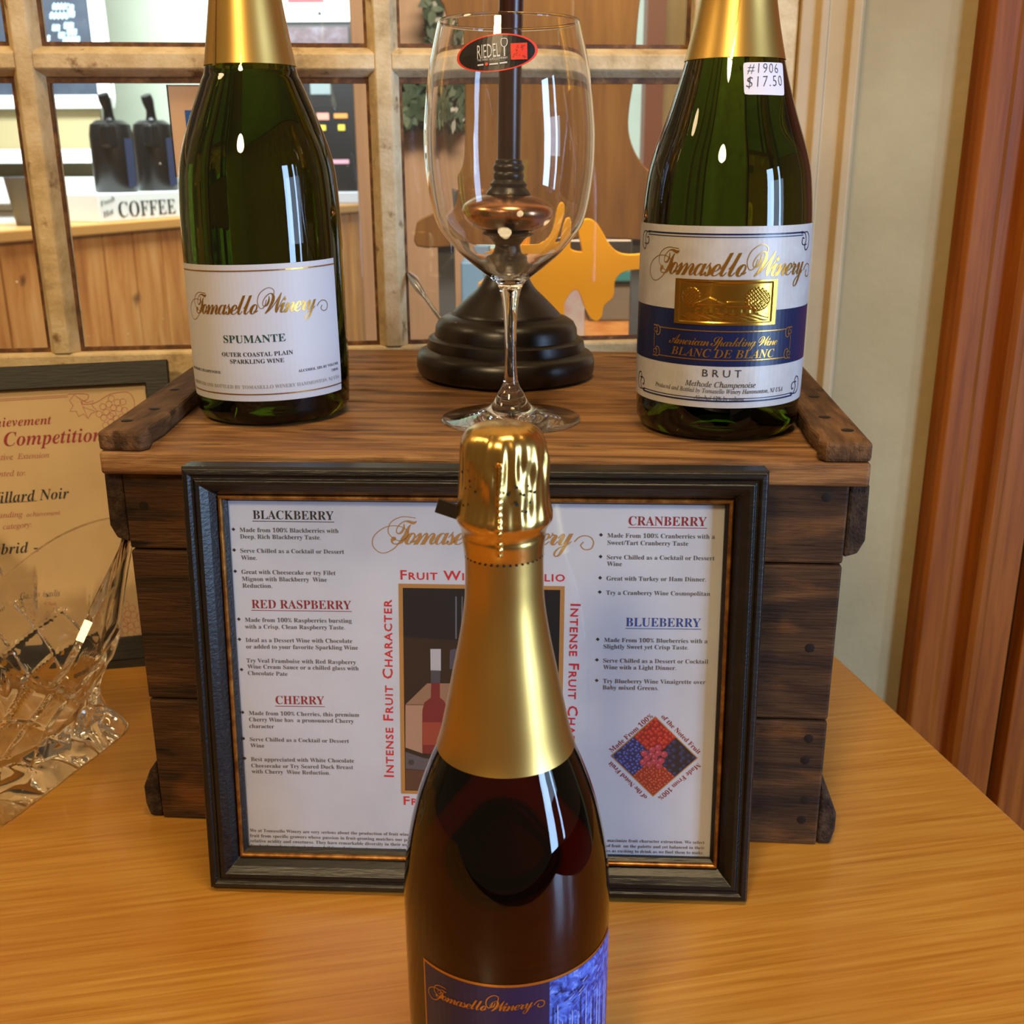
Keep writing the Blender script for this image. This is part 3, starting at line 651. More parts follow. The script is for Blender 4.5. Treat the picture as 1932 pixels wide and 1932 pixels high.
P.rect(-.0900, zb_, .0720, zt, M_NAVY, 1, 54)
lab = P.build('label', rb, .0002)
P = Print(S.map, cut=.003)
for dz, wd in ((0, .0005), (.0016, .0009)):
    P.stroke([(-.063, .1180 + dz), (.043, .1180 + dz)], wd, M_NAVY, 1); P.stroke([(-.063, .0272 - dz), (.043, .0272 - dz)], wd, M_NAVY, 1)
def curl(x, z, sx, sz, k=1, mt=M_NAVY, wd=.0006):
    q = spline([(0, 0), (.004, -.001), (.006, -.0045), (.004, -.0075), (.001, -.0065), (.0015, -.0035), (.0035, -.004)], 5)
    P.stroke([(x + sx * a * k, z + sz * b_ * k) for a, b_ in q], wd, mt, 1)
    q = spline([(.0, -.001), (.0075, -.0005), (.0105, -.004), (.0095, -.009), (.006, -.0105), (.0045, -.008), (.007, -.0072)], 5)
    P.stroke([(x + sx * a * k, z + sz * b_ * k) for a, b_ in q], wd, mt, 1)
for sx, x in ((-1, -.061), (1, .041)):
    curl(x, .1200, sx, 1); curl(x, .0258, sx, -1)
winery_script(P, S.px(1246, 514), (.0455, S.px(1380, 523)[1]), M_GOLDINK, 1.4, fine=.0004)
bx = [S.px(1235, 662), S.px(1487, 677), S.px(1492, 621), S.px(1235, 612)]
x0, x1, z0, z1 = bx[0][0], bx[1][0], (bx[0][1] + bx[1][1]) / 2, (bx[2][1] + bx[3][1]) / 2
P.stroke([(x0 + .004, z0), (x1 - .004, z0)], .0006, M_GOLDINK, 2); P.stroke([(x0 + .004, z1), (x1 - .004, z1)], .0006, M_GOLDINK, 2)
P.stroke([(x0, z0 + .004), (x0, z1 - .004)], .0006, M_GOLDINK, 2); P.stroke([(x1, z0 + .004), (x1, z1 - .004)], .0006, M_GOLDINK, 2)
for sx, x in ((1, x0 - .001), (-1, x1 + .001)):
    curl(x, z1 + .001, sx, 1, .55, M_GOLDINK); curl(x, z0 - .001, sx, -1, .55, M_GOLDINK)
P.text('American Sparkling Wine', 'script', S.px(1263, 646), S.px(1465, 650), M_GOLDINK, 1.15, 2)
P.text('BLANC DE BLANC', 'bital', S.px(1267, 667), S.px(1459, 673), M_GOLDINK, .95, 2)
P.text('B R U T', 'sans', S.px(1325, 710), S.px(1398, 712), M_INK, .9, 1)
P.text('Methode Champenoise', 'ital', S.px(1292.5, 726), S.px(1424.8, 731), M_INK, 1.05)
P.text('Produced and Bottled by Tomasello Winery Hammonton, NJ USA', 'ital', S.px(1237, 727), S.px(1475, 737), M_INK, 1.2)
P.text('Alcohol 12% by volume', 'ital', S.px(1309, 752), S.px(1404, 755.5), M_INK, 1.1)
P.build('lettering', lab, .00035)
# embossed gold plaque with a winery yard in relief
a_, b_ = S.px(1273, 609), S.px(1466, 526)
px0, px1, pz0, pz1 = a_[0], b_[0], S.px(1365, 614)[1], S.px(1370, 528)[1]
def relief(u, v):
    h = 0
    if u < .05 or u > .95 or v < .07 or v > .93: return .00035
    if u < .075 or u > .925 or v < .12 or v > .88: return -.0001
    roof = .62 - abs(u - .35) * 1.1
    if .20 < u < .5 and .25 < v < .46: h += .00025
    if .18 < u < .52 and .46 <= v < roof: h += .00045
    if .5 < u < .82 and .25 < v < .42: h += .0002
    if .5 < u < .85 and .42 <= v < .52: h += .0004
    for k in range(7):
        wx = .24 + .085 * k
        if abs(u - wx) < .016 and .27 < v < .37: h -= .0002
    t_ = math.hypot((u - .80) / .12, (v - .58) / .25)
    if t_ < 1: h += .0003 + .0004 * math.sin(u * 150) * math.sin(v * 70 + u * 40)
    t_ = math.hypot((u - .17) / .09, (v - .62) / .2)
    if t_ < 1: h += .0003 + .0003 * math.sin(u * 170) * math.sin(v * 80)
    if .12 < v < .25: h += .00014 * math.sin(u * 60 + v * 90)
    return h
pm = MB(); NU, NV = 110, 56
pm.add([S.map(px0 + (px1 - px0) * i / NU, pz0 + (pz1 - pz0) * j / NV, .0006 + relief(i / NU, j / NV)) for j in range(NV + 1) for i in range(NU + 1)],
       [(j*(NU+1)+i, j*(NU+1)+i+1, (j+1)*(NU+1)+i+1, (j+1)*(NU+1)+i) for j in range(NV) for i in range(NU)], 0, True)
pm.build('embossed_plaque', M_PLAQUE, lab, fix=False, sharp=80)
P = Print(S.map, cut=.004)
q = [S.px(1404, 178.5), S.px(1479, 180.5), S.px(1475.5, 119), S.px(1402, 118)]
rq = []
for i in range(4):
    a_, b_, c_ = q[i - 1], q[i], q[(i + 1) % 4]
    rq += [lerp(b_, a_, .09), lerp(lerp(b_, a_, .03), lerp(b_, c_, .03), .5), lerp(b_, c_, .09)]
P.poly(rq, M_PRICE, 0); ps = P.build('price_sticker', rb, .0003)
P = Print(S.map, cut=.004); P.text('#1906', 'hand', S.px(1409.5, 138), S.px(1467.5, 138), M_PEN, .62); P.text('$17.50', 'hand', S.px(1407.7, 165), S.px(1475.5, 162), M_PEN, .66); P.build('lettering', ps, .0004)

# --- front bottle
LF = (-.0032, .4036, 0)
fup = smoothprof([(.0440, .012), (.0447, .04), (.0450, .0869), (.0448, .1119), (.0424, .1322), (.038, .1519), (.0325, .1680), (.0275, .1805), (.0240, .1960), (.0210, .2110), (.0178, .2270), (.0156, .2420), (.0151, .2540), (.0151, .2626)])
fb = bottle('wine_bottle', 'dark red sparkling wine bottle with gold foil, standing in front of the menu', LF, fup, M_REDWINE, .0447, .1790, None)
FZ = .1778
neck = [p for p in fup if p[1] >= FZ]
nc = capsule(fb, [(rfun(fup)(FZ), FZ)] + neck, M_GOLD, 'neck_foil')
rn = random.Random(3)
wr = [(rn.uniform(0, 6.28), rn.uniform(.8, 1)) for _ in range(40)]
def crumple(r, z, a):
    if r < .001: return r
    right = .25 + .75 * max(0, min(1, (math.cos(a + .55) + .35) / .9))   # more creased on the side away from the seam
    k = math.exp(-((z - .299) / .008) ** 2) + .55 * math.exp(-((z - .284) / .007) ** 2) + .12 * math.exp(-((z - .312) / .006) ** 2)
    s_ = math.sin(a * 15 + 1.6 * math.sin(a * 4) + (z - .29) * 60) + .6 * math.sin(a * 27 - (z - .29) * 150 + 2 * math.sin(a * 3)) + .35 * math.sin(a * 9 + (z - .28) * 420)
    rid = math.exp(-((((a - 4.62 + math.pi) % (2*math.pi)) - math.pi) / .05) ** 2)
    seam = .0011 * rid * (1 + .25 * math.sin(z * 2600)) if .266 < z < .303 else 0
    flat = .0002 * math.sin(a * 7 + 1) * math.exp(-((z - .309) / .004) ** 2)
    return r + .00055 * k * right * s_ + seam + flat + .00015 * math.sin(a * 3 + z * 300)
cprof = smoothprof([(.0157, .2624), (.0160, .2650), (.0166, .2690), (.0166, .2712), (.0172, .2735), (.0188, .2765), (.0190, .2790), (.0184, .2815), (.0178, .2850), (.0174, .2920), (.0170, .3000), (.0168, .3040), (.0160, .3085), (.0138, .3118), (.0100, .3138), (.0050, .3149), (.0001, .3152)], 9)
fc = capsule(fb, cprof, M_GOLDSHINY, 'foil_cap', 220, crumple, 0)
S = Surf(LF, rfun(fup), .0448)
SCAP = Surf(LF, rfun([p for p in cprof if p[1] > .2629]), .017)
P = Print(S.map)
for k in range(40):
    u = (k / 40 * 2 - 1) * math.pi * .0448; P.disc((u, .2622), .0016, M_HOLE, 1, 7, .00042)
P.build('perforations', nc, .0008)
P = Print(SCAP.map)
for x, y, r_ in ((878, 889, 1.0), (891, 906, .8), (884, 920, .7), (901, 926, .9), (880, 952, .9), (958, 931, 1.1), (973, 918, 1), (985, 932, 1), (1004, 927, 1.1), (973, 950, 1.1), (989, 964, 1.1), (996, 946, .8), (993, 915, .7)):
    P.disc(SCAP.px(x, y), .00062 * r_, M_HOLE, 1, 9)
P.build('perforations', fc, .0014)
tt = MB(); tt.box((-.0275, -.0006, -.003), (-.0145, .0006, .003)); o = tt.build('tear_tab', plain('tear_tab_black', '15100e', .6), fb, bevel=.0003, loc=(0, -.004, .2738)); o.rotation_euler = (0, R(18), R(-6))
P = Print(S.map, cut=.004)
P.rect(-.0395, .015, .0620, .0925, M_GOLDINK, 0, 34); P.rect(-.0386, .0155, .0612, .0912, M_INDIGO, 1, 34)
P.rect(.0178, .0155, .0612, .0912, noisy('label_blue_picture', ('16225e', '2440a0', '4870d8', '8aa6ee'), (60, 60, 60), 4, 7, .35, distort=1.2)[0], 2, 16)
lab = P.build('label', fb, .0002)
P = Print(S.map, cut=.003)
winery_script(P, S.px(824, 1879), S.px(1006, 1898), M_GOLDINK, 1.15, fine=.0004)
M_PALE = plain('painted_birch', '9fb0ea', .4); M_DARKB = plain('painted_dusk', '141c50', .4)
for k in range(16):
    x = .0190 + k * .0026 + rn.uniform(-.0008, .0008); z = .072 + rn.uniform(-.004, .006)
    P.stroke([(x, .02), (x + .0003, z * .6), (x - .0002, z)], [.0009, .0008, .0003], M_PALE if k % 3 else M_DARKB, 3)
for k in range(34):
    x = rn.uniform(.0195, .060); z = rn.uniform(.074, .0895); P.stroke([(x, z), (x + .003, z + .0014)], [.0006, .0002], M_PALE if k % 4 == 0 else M_DARKB, 3)
P.stroke([(.0215, .0855), (.0235, .0838), (.0262, .0832)], [.0002, .0008, .0002], M_DARKB, 4); P.stroke([(.0228, .0868), (.0238, .0838)], [.0002, .0006], M_DARKB, 4)
P.text('CHAMBOURCIN', 'serif', (-.0250, .061), (.0140, .061), M_GOLDINK, 1.0) if False else None
P.build('lettering', lab, .0004)

# ------------------------------------------------------------------ wine glass
LG = (-.0003, .6870, .2500)
wg = thing('wine_glass', 'large empty clear wine glass with an oval red and black sticker', 'glass', LG)
foot = [(0, .0002), (.030, .0002), (.0434, .0004), (.0440, .0009), (.0432, .0016), (.030, .0032), (.018, .0062), (.0119, .0108), (.0082, .0177)]
stem = smoothprof([(.0082, .0177), (.0047, .0250), (.0037, .0400), (.0037, .0520), (.0044, .0680), (.0056, .0782)], 6)
bowl = smoothprof([(.0056, .0782), (.0090, .0868), (.0218, .0972), (.0330, .1072), (.0447, .1230), (.0500, .1478), (.0512, .1705), (.0499, .1898), (.0466, .2131), (.0412, .2360)], 8)
inner = [(max(r - .0012 - .0025 * max(0, 1 - (z - .0868) / .02), 0), z) for r, z in bowl if z > .0905]
m = MB(); m.lathe(smoothprof(foot, 3), 96); m.build('foot', M_CRYSTAL, wg, fix=False, sharp=70)
m = MB(); m.lathe(stem, 96); m.build('stem', M_CRYSTAL, wg, fix=False, sharp=70)
m = MB(); m.lathe(bowl + [(bowl[-1][0] - .0003, .2364), (bowl[-1][0] - .0009, .2364)] + list(reversed(inner)) + [(inner[0][0] * .6, inner[0][1] - .0022), (0, inner[0][1] - .0030)], 128); m.build('bowl', M_CRYSTAL, wg, fix=False, sharp=70)
S = Surf(LG, rfun(bowl), .045)
P = Print(S.map, cut=.004)
e0, e1, e2, e3 = S.px(861, 109), S.px(1012.4, 96), S.px(948.7, 62), S.px(926, 134)
ec = lerp(lerp(e0, e1, .5), lerp(e2, e3, .5), .5); ax = ((e1[0]-e0[0])/2, (e1[1]-e0[1])/2); ay = ((e2[0]-e3[0])/2*.3, (e2[1]-e3[1])/2)
ell = lambda k, n_: [(ec[0] + k*(ax[0]*math.cos(6.2832*i/n_) + ay[0]*math.sin(6.2832*i/n_)), ec[1] + k*(ax[1]*math.cos(6.2832*i/n_) + ay[1]*math.sin(6.2832*i/n_))) for i in range(n_)]
def band(o_, i_, mt, lv):
    n_ = len(o_); P.raw(o_ + i_, [(k, (k+1) % n_, n_ + (k+1) % n_, n_ + k) for k in range(n_)], mt, lv)
big, sml = ell(1, 48), ell(.93, 48)
for k in range(24):   # fan strips keep the oval on the curved bowl
    pass
def strips(pts, mt, lv):
    n_ = len(pts)
    for k in range(n_ // 2): P.poly([pts[k], pts[k + 1], pts[(n_ - k - 1) % n_], pts[(n_ - k) % n_]] if k else [pts[0], pts[1], pts[n_ - 1]], mt, lv)
strips(big, M_STICKRED, 0); strips(sml, M_STICK, 1)
st = P.build('sticker', wg, .0003, .00008)
P = Print(S.map, cut=.004)
P.text('RIEDEL', 'sans', S.px(901.5, 111.5), S.px(944, 106.5), M_WHITE, 2.5, 2)
P.text('THE WINE GLASS COMPANY', 'sans', S.px(901.6, 116.5), S.px(958, 110.5), M_WHITE, 1.3, 2)
for a_, b_ in (((902, 123.5), (913, 122)), ((924, 121.5), (940, 120)), ((943, 119.5), (957, 117.5))): P.stroke([S.px(*a_), S.px(*b_)], .0008, M_WHITE, 2)
P.disc(S.px(918.5, 121), .0009, M_STICKRED, 2, 10)
P.stroke([S.px(*q) for q in spline([(946, 73), (945.5, 80), (947, 86), (951, 88.5), (955, 86), (957, 80), (955.5, 73), (946, 73)])], .0004, M_WHITE, 2); P.stroke([S.px(951.5, 88), S.px(952, 106)], .0006, M_WHITE, 2)
q = [S.px(964, 113), S.px(994.5, 112), S.px(994, 80.5), S.px(963, 82)]
P.quad(q, M_STICKRED, 2, 3); qs = [lerp(p, lerp(q[0], q[2], .5), .1) for p in q]
M_DRED = plain('sticker_dark_red', 'a02a1c', .4)
for k in range(20):
    a_ = lerp(lerp(qs[0], qs[1], rn.random()), lerp(qs[3], qs[2], rn.random()), rn.random()); P.stroke([a_, lerp(a_, (lerp(q[0], q[2], .5)), rn.uniform(.2, .5))], .00035, M_DRED, 3)
P.build('lettering', st, .0006, .00008)

# ------------------------------------------------------------------ lamp
lp = thing('table_lamp', 'dark turned lamp stand with a copper knop, on the crate behind the wine glass', 'lamp', (-.0045, .836, .2516)); lp.rotation_euler = (0, R(1.3), 0)
m = MB(); m.lathe([(0, 0), (.064, 0), (.0672, .002), (.0684, .006), (.0684, .0125), (.067, .0165), (.0655, .018), (.0625, .0195), (.0605, .0205), (.0605, .0225), (.0595, .0275), (.0575, .029), (.0548, .0295), (.0545, .0315), (.0540, .0365), (.0515, .0412), (.0470, .0440), (.0432, .0452), (.0418, .0458), (0, .0458)], 96); m.build('base', M_LAMP, lp, sharp=35)
m = MB(); m.lathe([(0, .0459), (.0414, .0459), (.0405, .0475)] + smoothprof([(.0400, .048), (.0294, .0584), (.0209, .0665), (.0156, .0758), (.0120, .084), (.0099, .0957), (.0125, .1015), (.0150, .104), (.0198, .1060), (.0200, .1075), (.015, .1078)], 5) + [(0, .1078)], 72); m.build('bell', M_LAMP, lp)
m = MB(); m.lathe(smoothprof([(.0, .1080), (.0150, .1082), (.0260, .1110), (.0340, .1165), (.0366, .1212), (.0345, .1262), (.0270, .1308), (.0170, .1335), (.0, .1337)], 6), 72); m.build('knop', M_COPPER, lp, sharp=80)
m = MB(); m.lathe([(0, .1338), (.0172, .1338), (.0168, .1350), (.0133, .1388), (.0140, .1400), (.0142, .1412), (.0126, .1425), (.0112, .1440), (.0118, .1460), (.0118, .1480), (.0108, .1495), (.0116, .1510), (.0120, .1525), (.0116, .1540), (.0102, .1550), (.0104, .1562), (.0100, .1575), (.0088, .1582), (0, .1582)], 48); m.build('collar', M_LAMP, lp)
m = MB(); m.lathe([(0, .1583), (.0087, .1583), (.0086, .30), (.0090, .40), (.0092, .42), (.006, .43), (0, .43)], 48); m.build('column', M_LAMPRED, lp)

# ------------------------------------------------------------------ spoon leaning against the pane
sp = thing('spoon', 'bright steel spoon handle leaning on the window pane left of the lamp', 'spoon')
a_, b_ = wloc(771, 517, .0105), wloc(800, 548, .004)
A = WO + WT * a_[0] + WN * .0105 + Vector((0, 0, a_[1])); B = at(838, 612, .925)
d_ = (B - A).normalized(); E_ = A + d_ * ((A.z - .2525) / -d_.z)
m = MB(); L_ = (E_ - A).length
pts = [A + d_ * (L_ * k / 12) for k in range(13)]
m.tube(pts[:4], [.0016, .0036, .0036, .0024], 10); m.tube(pts[3:], [.0022] + [.0018] * 8 + [.0016], 10)
m.build('handle', M_CHROME, sp)

# ------------------------------------------------------------------ crystal bowl
cb = thing('crystal_bowl', 'cut lead crystal bowl with swooping pointed rim, on the table by the certificate', 'bowl', (-.3915, .6920, 0), R(-18.2))
NA, NH = 320, 84
def plan(a, hs):   # rounded square radius
    c, s = abs(math.cos(a)), abs(math.sin(a)); return hs / (c**7 + s**7) ** (1/7)
def rimz(a):
    corner = 1 - abs(math.cos(2 * a)) ** (1.9 if .785 < a % 6.2832 < 2.356 else 1.05)
    q = a % (2 * math.pi); side = [.070, .112, .072, .100]
    k = q / (math.pi / 2); i = int(k) % 4; t_ = k - int(k); lo = side[i] * (1 - t_) + side[(i + 1) % 4] * t_
    if i == 1 or (i == 0 and t_ > .5):   # the far side dips late, towards its left end
        t = (a % (2 * math.pi) - math.pi / 4) / (math.pi / 2)
        if 0 <= t <= 1: return .163 - .060 * ((t / .72) ** 1.4 if t < .72 else ((1 - t) / .28) ** 1.2)
    return lo + (.163 - lo) * corner
def shape(h):      # half side against relative height
    return .083 - .012 * math.exp(-((h - .22) / .16) ** 2) + .004 * max(0, 1 - h * 9) + .020 * h ** 2.0
m = MB(); vs = []
def cut(a, z, side):
    g = 0
    u = (a * 4 / math.pi)
    for sg in (1, -1):
        x = (u * 1.5 + sg * z / .034) % 1; x = min(x, 1 - x)
        if z < .085: g = max(g, (1 - x / .13) if x < .13 else 0)
    if z > .06:
        x = (u * 1.5) % 1; x = min(x, 1 - x); g = max(g, (1 - x / .12) * min(1, (z - .06) / .03) * max(0, min(1, (.125 - z) / .03)) if x < .12 else 0)
    if .010 < z < .085:
        x = abs(((z - .012) / .034) % 1 - .5)
    return -.0022 * g * min(1, max(0, (z - .012) / .006))
for j in range(NH + 1):
    h = j / NH
    for i in range(NA):
        a = 2 * math.pi * i / NA; z = .001 + (rimz(a) - .001) * h; r = plan(a, shape(z / .158)) + (cut(a, z, 0) if h < .93 else 0)
        vs.append((r * math.cos(a), r * math.sin(a), z))
for j in range(NH + 1):
    h = 1 - j / NH
    for i in range(NA):
        a = 2 * math.pi * i / NA; z0 = .020; z = z0 + (rimz(a) - z0) * h; th = .0075 - .002 * h
        r = plan(a, shape(z / .158) - th) * (1 if h > .12 else (.80 + .20 * math.sqrt(h / .12)))
        vs.append((r * math.cos(a), r * math.sin(a), z + (.0012 if j == 0 else 0)))
n_ = 2 * (NH + 1); fs = [(j*NA+i, j*NA+(i+1) % NA, (j+1)*NA+(i+1) % NA, (j+1)*NA+i) for j in range(n_ - 1) for i in range(NA)]
vs += [(0, 0, .001), (0, 0, .0185)]; k0 = n_ * NA
fs += [(k0, (i+1) % NA, i) for i in range(NA)] + [(k0 + 1, (n_-1)*NA+i, (n_-1)*NA+(i+1) % NA) for i in range(NA)]
m.add(vs, fs, 0, True); m.build('cut_bowl', M_CUT, cb, sharp=22, fix=False)

# ================================================================== the room behind the window
M_FAR = noisy('pale_green_wall', ('b9c7b4', 'c4d0be', 'ccd6c6'), nscale=2, rough=.7)[0]
M_OLIVE = plain('olive_beige_wall', '9a8c66', .7)
M_KNOTTY = noisy('knotty_pine', ('a0602c', 'bb7839', 'cc8e4c', 'd69e60'), (14, 14, 1.6), 1.6, 5, .45, distort=.4)
overlay(M_KNOTTY, '3c1a0a', (7, 7, 5), 1.1, .70, .78, 2, .85); M_KNOTTY = M_KNOTTY[0]
M_COUNTER = plain('counter_edge', 'c08a4a', .4); M_MELAMINE = plain('white_board', 'dfe3e0', .5)
M_BLKPL = plain('black_plastic', '060709', .35); M_SLATE = noisy('chalkboard', ('1e2633', '2c3645', '3a4454'), nscale=5, rough=.7)[0]
wf = MB(); wf.box((-4.4, 6.0, -.75), (.9, 6.1, 2.6)); struct(wf.build('wall_far', M_FAR))
pL, pR = at(-260, 200, 5.2), at(186, 200, 5.2)
wf = MB(); wf.box((pL.x - 1, 5.2, -.75), (pR.x, 5.225, 2.6)); struct(wf.build('wall_left', M_OLIVE))
q = at(1243, 100, 3.2); wf = MB(); wf.box((q.x, 3.2, -.75), (3.5, 3.3, 2.6)); struct(wf.build('wall_right', M_WALL))
q0, q1 = at(1213, 200, 3.15), at(1246, 200, 3.15); wf = MB(); wf.box((q0.x, 3.10, -.75), (q1.x, 3.195, 2.6)); struct(wf.build('trim_4', plain('red_brown_post', '7a4527', .5)))
# counter running away to the right
A = Vector((-1.62, 3.30, 0)); Bq = Vector((-.70, 5.47, 0)); dd = (Bq - A); ang = math.atan2(dd.y, dd.x); LC = dd.length
ctn = thing('counter', 'knotty pine counter with a light worktop edge, behind the window', 'counter', A, ang)
b = MB(); b.box((-1.2, .02, -.75), (LC + .3, .34, .172)); b.build('body', M_KNOTTY, ctn)
for k in range(26):
    x = -1.2 + k * (LC + 1.5) / 26; b = MB(); b.box((x + .003, .006, -.74), (x + (LC + 1.5) / 26 - .003, .0195, .170)); b.build('bead_board', M_KNOTTY, ctn, bevel=.004)
b = MB(); b.box((-1.25, -.02, .1725), (LC + .32, .36, .21)); b.build('worktop', M_COUNTER, ctn, bevel=.006)
def cbox(name, label, cat, x0, x1, y0, y1, Y, depth, mt, bevel=.004, group=None):
    """an upright box whose front face fills these bounds at distance Y"""
    a, c_ = at(x0, y1, Y), at(x1, y0, Y); m_ = MB(); m_.box((a.x, Y, a.z), (c_.x, Y + depth, c_.z))
    return tag(m_.build(name, mt, bevel=bevel), label, cat, group)
# sign box with the coffee lettering, along the counter edge
CX = dd.normalized(); CY = Vector((-CX.y, CX.x, 0))
def cloc(px, py, y):
    p = on_plane(px, py, A + CY * y, CY); return ((p - A).dot(CX), p.z)
def con(x, y, z): p = A + CX * x + CY * y; return (p.x, p.y, z)
z0 = .2105; xa, xb = cloc(187, 395, .01)[0], cloc(352, 395, .01)[0]; hg = cloc(200, 366, .01)[1] - z0; wd = xb - xa
cbx = thing('sign_box', 'white box with black coffee lettering, on the counter under the black dispensers', 'sign', con(xa, .01, z0), ang)
b = MB(); b.box((0, 0, 0), (wd + .10, .22, hg)); face = b.build('box', M_MELAMINE, cbx, bevel=.003)
P = Print(lambda u, v, l: (u, -l, v)); M_TYPE = plain('sign_black', '15161a', .6)
P.text('COFFEE', 'serif', (wd * .20, hg * .14), (wd * .86, hg * .14), M_TYPE, 1.0); P.text('Fresh', 'bital', (wd * .02, hg * .55), (wd * .175, hg * .76), M_TYPE, .8); P.text('Hot', 'bital', (wd * .035, hg * .16), (wd * .15, hg * .30), M_TYPE, .8)
P.build('lettering', face, .0015)
def airpot(px, label):
    x = cloc(px, 367, .11)[0]; zt_ = z0 + hg; kx = 1.15
    t = thing('coffee_dispenser', label, 'dispenser', con(x, .11, zt_ + .0005), ang, 'black coffee dispensers on the sign box')
    H_ = cloc(px, 228, .11)[1] - zt_
    b = MB(); b.lathe([(0, 0), (.070, 0), (.074, .006), (.074, H_ * .8), (.068, H_ * .94), (.046, H_), (0, H_)], 32); b.build('body', M_BLKPL, t)
    b = MB(); b.box((-.086, -.07, H_ * .62), (-.04, -.02, H_ * .95)); b.build('spout', M_BLKPL, t, bevel=.012)
    b = MB(); b.tube([(.0, 0, H_ - .004), (.0, 0, H_ + .015), (-.012, -.01, H_ + .035), (-.024, -.012, H_ + .065), (-.032, -.012, H_ + .085)], [.022, .018, .016, .021, .019], 12); b.build('pump_lever', M_BLKPL, t)
    b = MB(); b.box((-.02, -.0755, .02), (.02, -.0742, H_ * .75)); b.build('gauge_strip', plain('gauge_blue', '2a3550', .3), t)
airpot(222, 'black coffee dispenser on the left end of the sign box'); airpot(300, 'black coffee dispenser beside the taped paper notice')
# things along the left wall
t = thing('tumbler', 'grey blue tumbler on the counter, partly behind the window bar', 'cup', con(cloc(68, 415, .12)[0], .12, .2105))
b = MB(); b.lathe([(0, 0), (.060, 0), (.062, .004), (.082, .152), (.078, .152), (.058, .008), (0, .008)], 32); b.build('cup_body', plain('grey_blue_plastic', '6f7986', .4), t)
cbox('wall_shelf', 'white shelf on the olive wall above the worktop', 'shelf', -120, 186, 281, 309, 4.9, .29, M_MELAMINE)
cb2 = thing('cabinet', 'white low cabinet under the wall shelf', 'cabinet', (0, 0, 0)); a_, c_ = at(-120, 430, 4.6), at(188, 336, 4.6)
zc = at(100, 391, 4.6).z
b = MB(); b.box((a_.x, 4.62, -.75), (c_.x, 5.19, zc - .012)); b.build('body', M_MELAMINE, cb2, bevel=.004); b = MB(); b.box((a_.x, 4.60, zc - .0115), (c_.x, 5.19, zc + .012)); b.build('worktop', plain('brown_edge', '5a4a34', .5), cb2)
b = MB(); b.box((a_.x, 4.75, zc + .0125), (c_.x, 5.19, c_.z)); b.build('splashback', M_MELAMINE, cb2)
# chalkboard menu on the wall
Yb = 5.17; a_, c_ = at(-60, 206, Yb), at(186, -60, Yb)
ck = thing('chalkboard', 'white framed chalkboard menu high on the olive wall', 'chalkboard', (0, Yb, 0))
b = MB(); fwid = .055
b.box((a_.x, -.03, a_.z), (c_.x, .02, a_.z + fwid)); b.box((c_.x - fwid, -.03, a_.z + fwid), (c_.x, .02, c_.z + .4)); b.box((a_.x, -.03, a_.z + fwid), (a_.x + fwid, .02, c_.z + .4)); b.box((a_.x + fwid, -.03, c_.z + .4 - fwid), (c_.x - fwid, .02, c_.z + .4))
b.build('frame', M_MELAMINE, ck, bevel=.004)
b = MB(); b.box((a_.x + fwid, -.01, a_.z + fwid), (c_.x - fwid, .015, c_.z + .4 - fwid)); bd = b.build('slate', M_SLATE, ck)
P = Print(lambda u, v, l: (u, -.01 - l, v)); M_CHALK = plain('chalk', 'b8dcec', .8)
for x, y, wdt in ((45, 20, 26), (100, 10, 30), (128, 12, 10), (95, 27, 34), (128, 24, 12), (100, 50, 12), (122, 46, 16), (128, 58, 16), (60, 70, 34), (120, 72, 30), (112, 64, 10), (45, 8, 22)):
    for r_ in range(2):
        q0, q1 = at(x, y + r_ * 5, Yb - .01), at(x + wdt, y + r_ * 5, Yb - .01)
        P.stroke([(q0.x + (q1.x - q0.x) * k / 9, q0.z + (.006 if k % 2 else -.006)) for k in range(10)], .010, M_CHALK)
P.build('chalk_lettering', bd, .002)
# coffee machine at the end of the counter
Ym = 5.44; a_, c_ = at(520, 380, Ym), at(682, 40, Ym); z0 = .2105
cm = thing('coffee_machine', 'tall dark coffee machine with small coloured labels, at the far counter end', 'coffee machine', (0, Ym, 0))
b = MB(); b.box((a_.x, 0, z0 + .0), (c_.x, .35, z0 + .055)); b.build('base', plain('machine_grey', '8b8d92', .4), cm, bevel=.006)
b = MB(); b.box((a_.x, .01, z0 + .0555), (c_.x - .006, .35, c_.z)); bd = b.build('cabinet_body', plain('machine_black', '08090c', .3), cm, bevel=.01)
q0, q1 = at(662, 300, Ym), at(669, 150, Ym)
b = MB(); b.box((c_.x - .0055, 0, z0 + .10), (c_.x + .010, .02, at(660, 150, Ym).z + .1)); b.build('side_strip', plain('blue_strip', '5b83c8', .4), cm)
def mplate(name, x0, x1, y0, y1, c):
    a, e = at(x0, y1, Ym), at(x1, y0, Ym); m_ = MB(); m_.box((a.x, .004, a.z), (e.x, .0098, e.z)); m_.build(name, plain('label_' + c, c, .5), cm)
for x0, x1, y0, y1, c in ((598, 620, 213, 226, 'c08070'), (630, 655, 214, 223, 'c47a2a'), (603, 614, 236, 246, 'c8b62a'), (638, 650, 235, 246, 'c8b62a'), (626, 658, 301, 309, 'b08090'), (586, 622, 150, 178, '6f7f80')): mplate('label_plate', x0, x1, y0, y1, c)  # coloured plates are labels; the grey one paints a reflection on the dark front
a, e = at(530, 90, Ym), at(656, 50, Ym); m_ = MB(); m_.box((a.x, .002, a.z), (e.x, .0095, e.z)); m_.build('display_panel', noisy('display', ('231c22', '4a3038', '6a6470'), nscale=14, rough=.4)[0], cm)
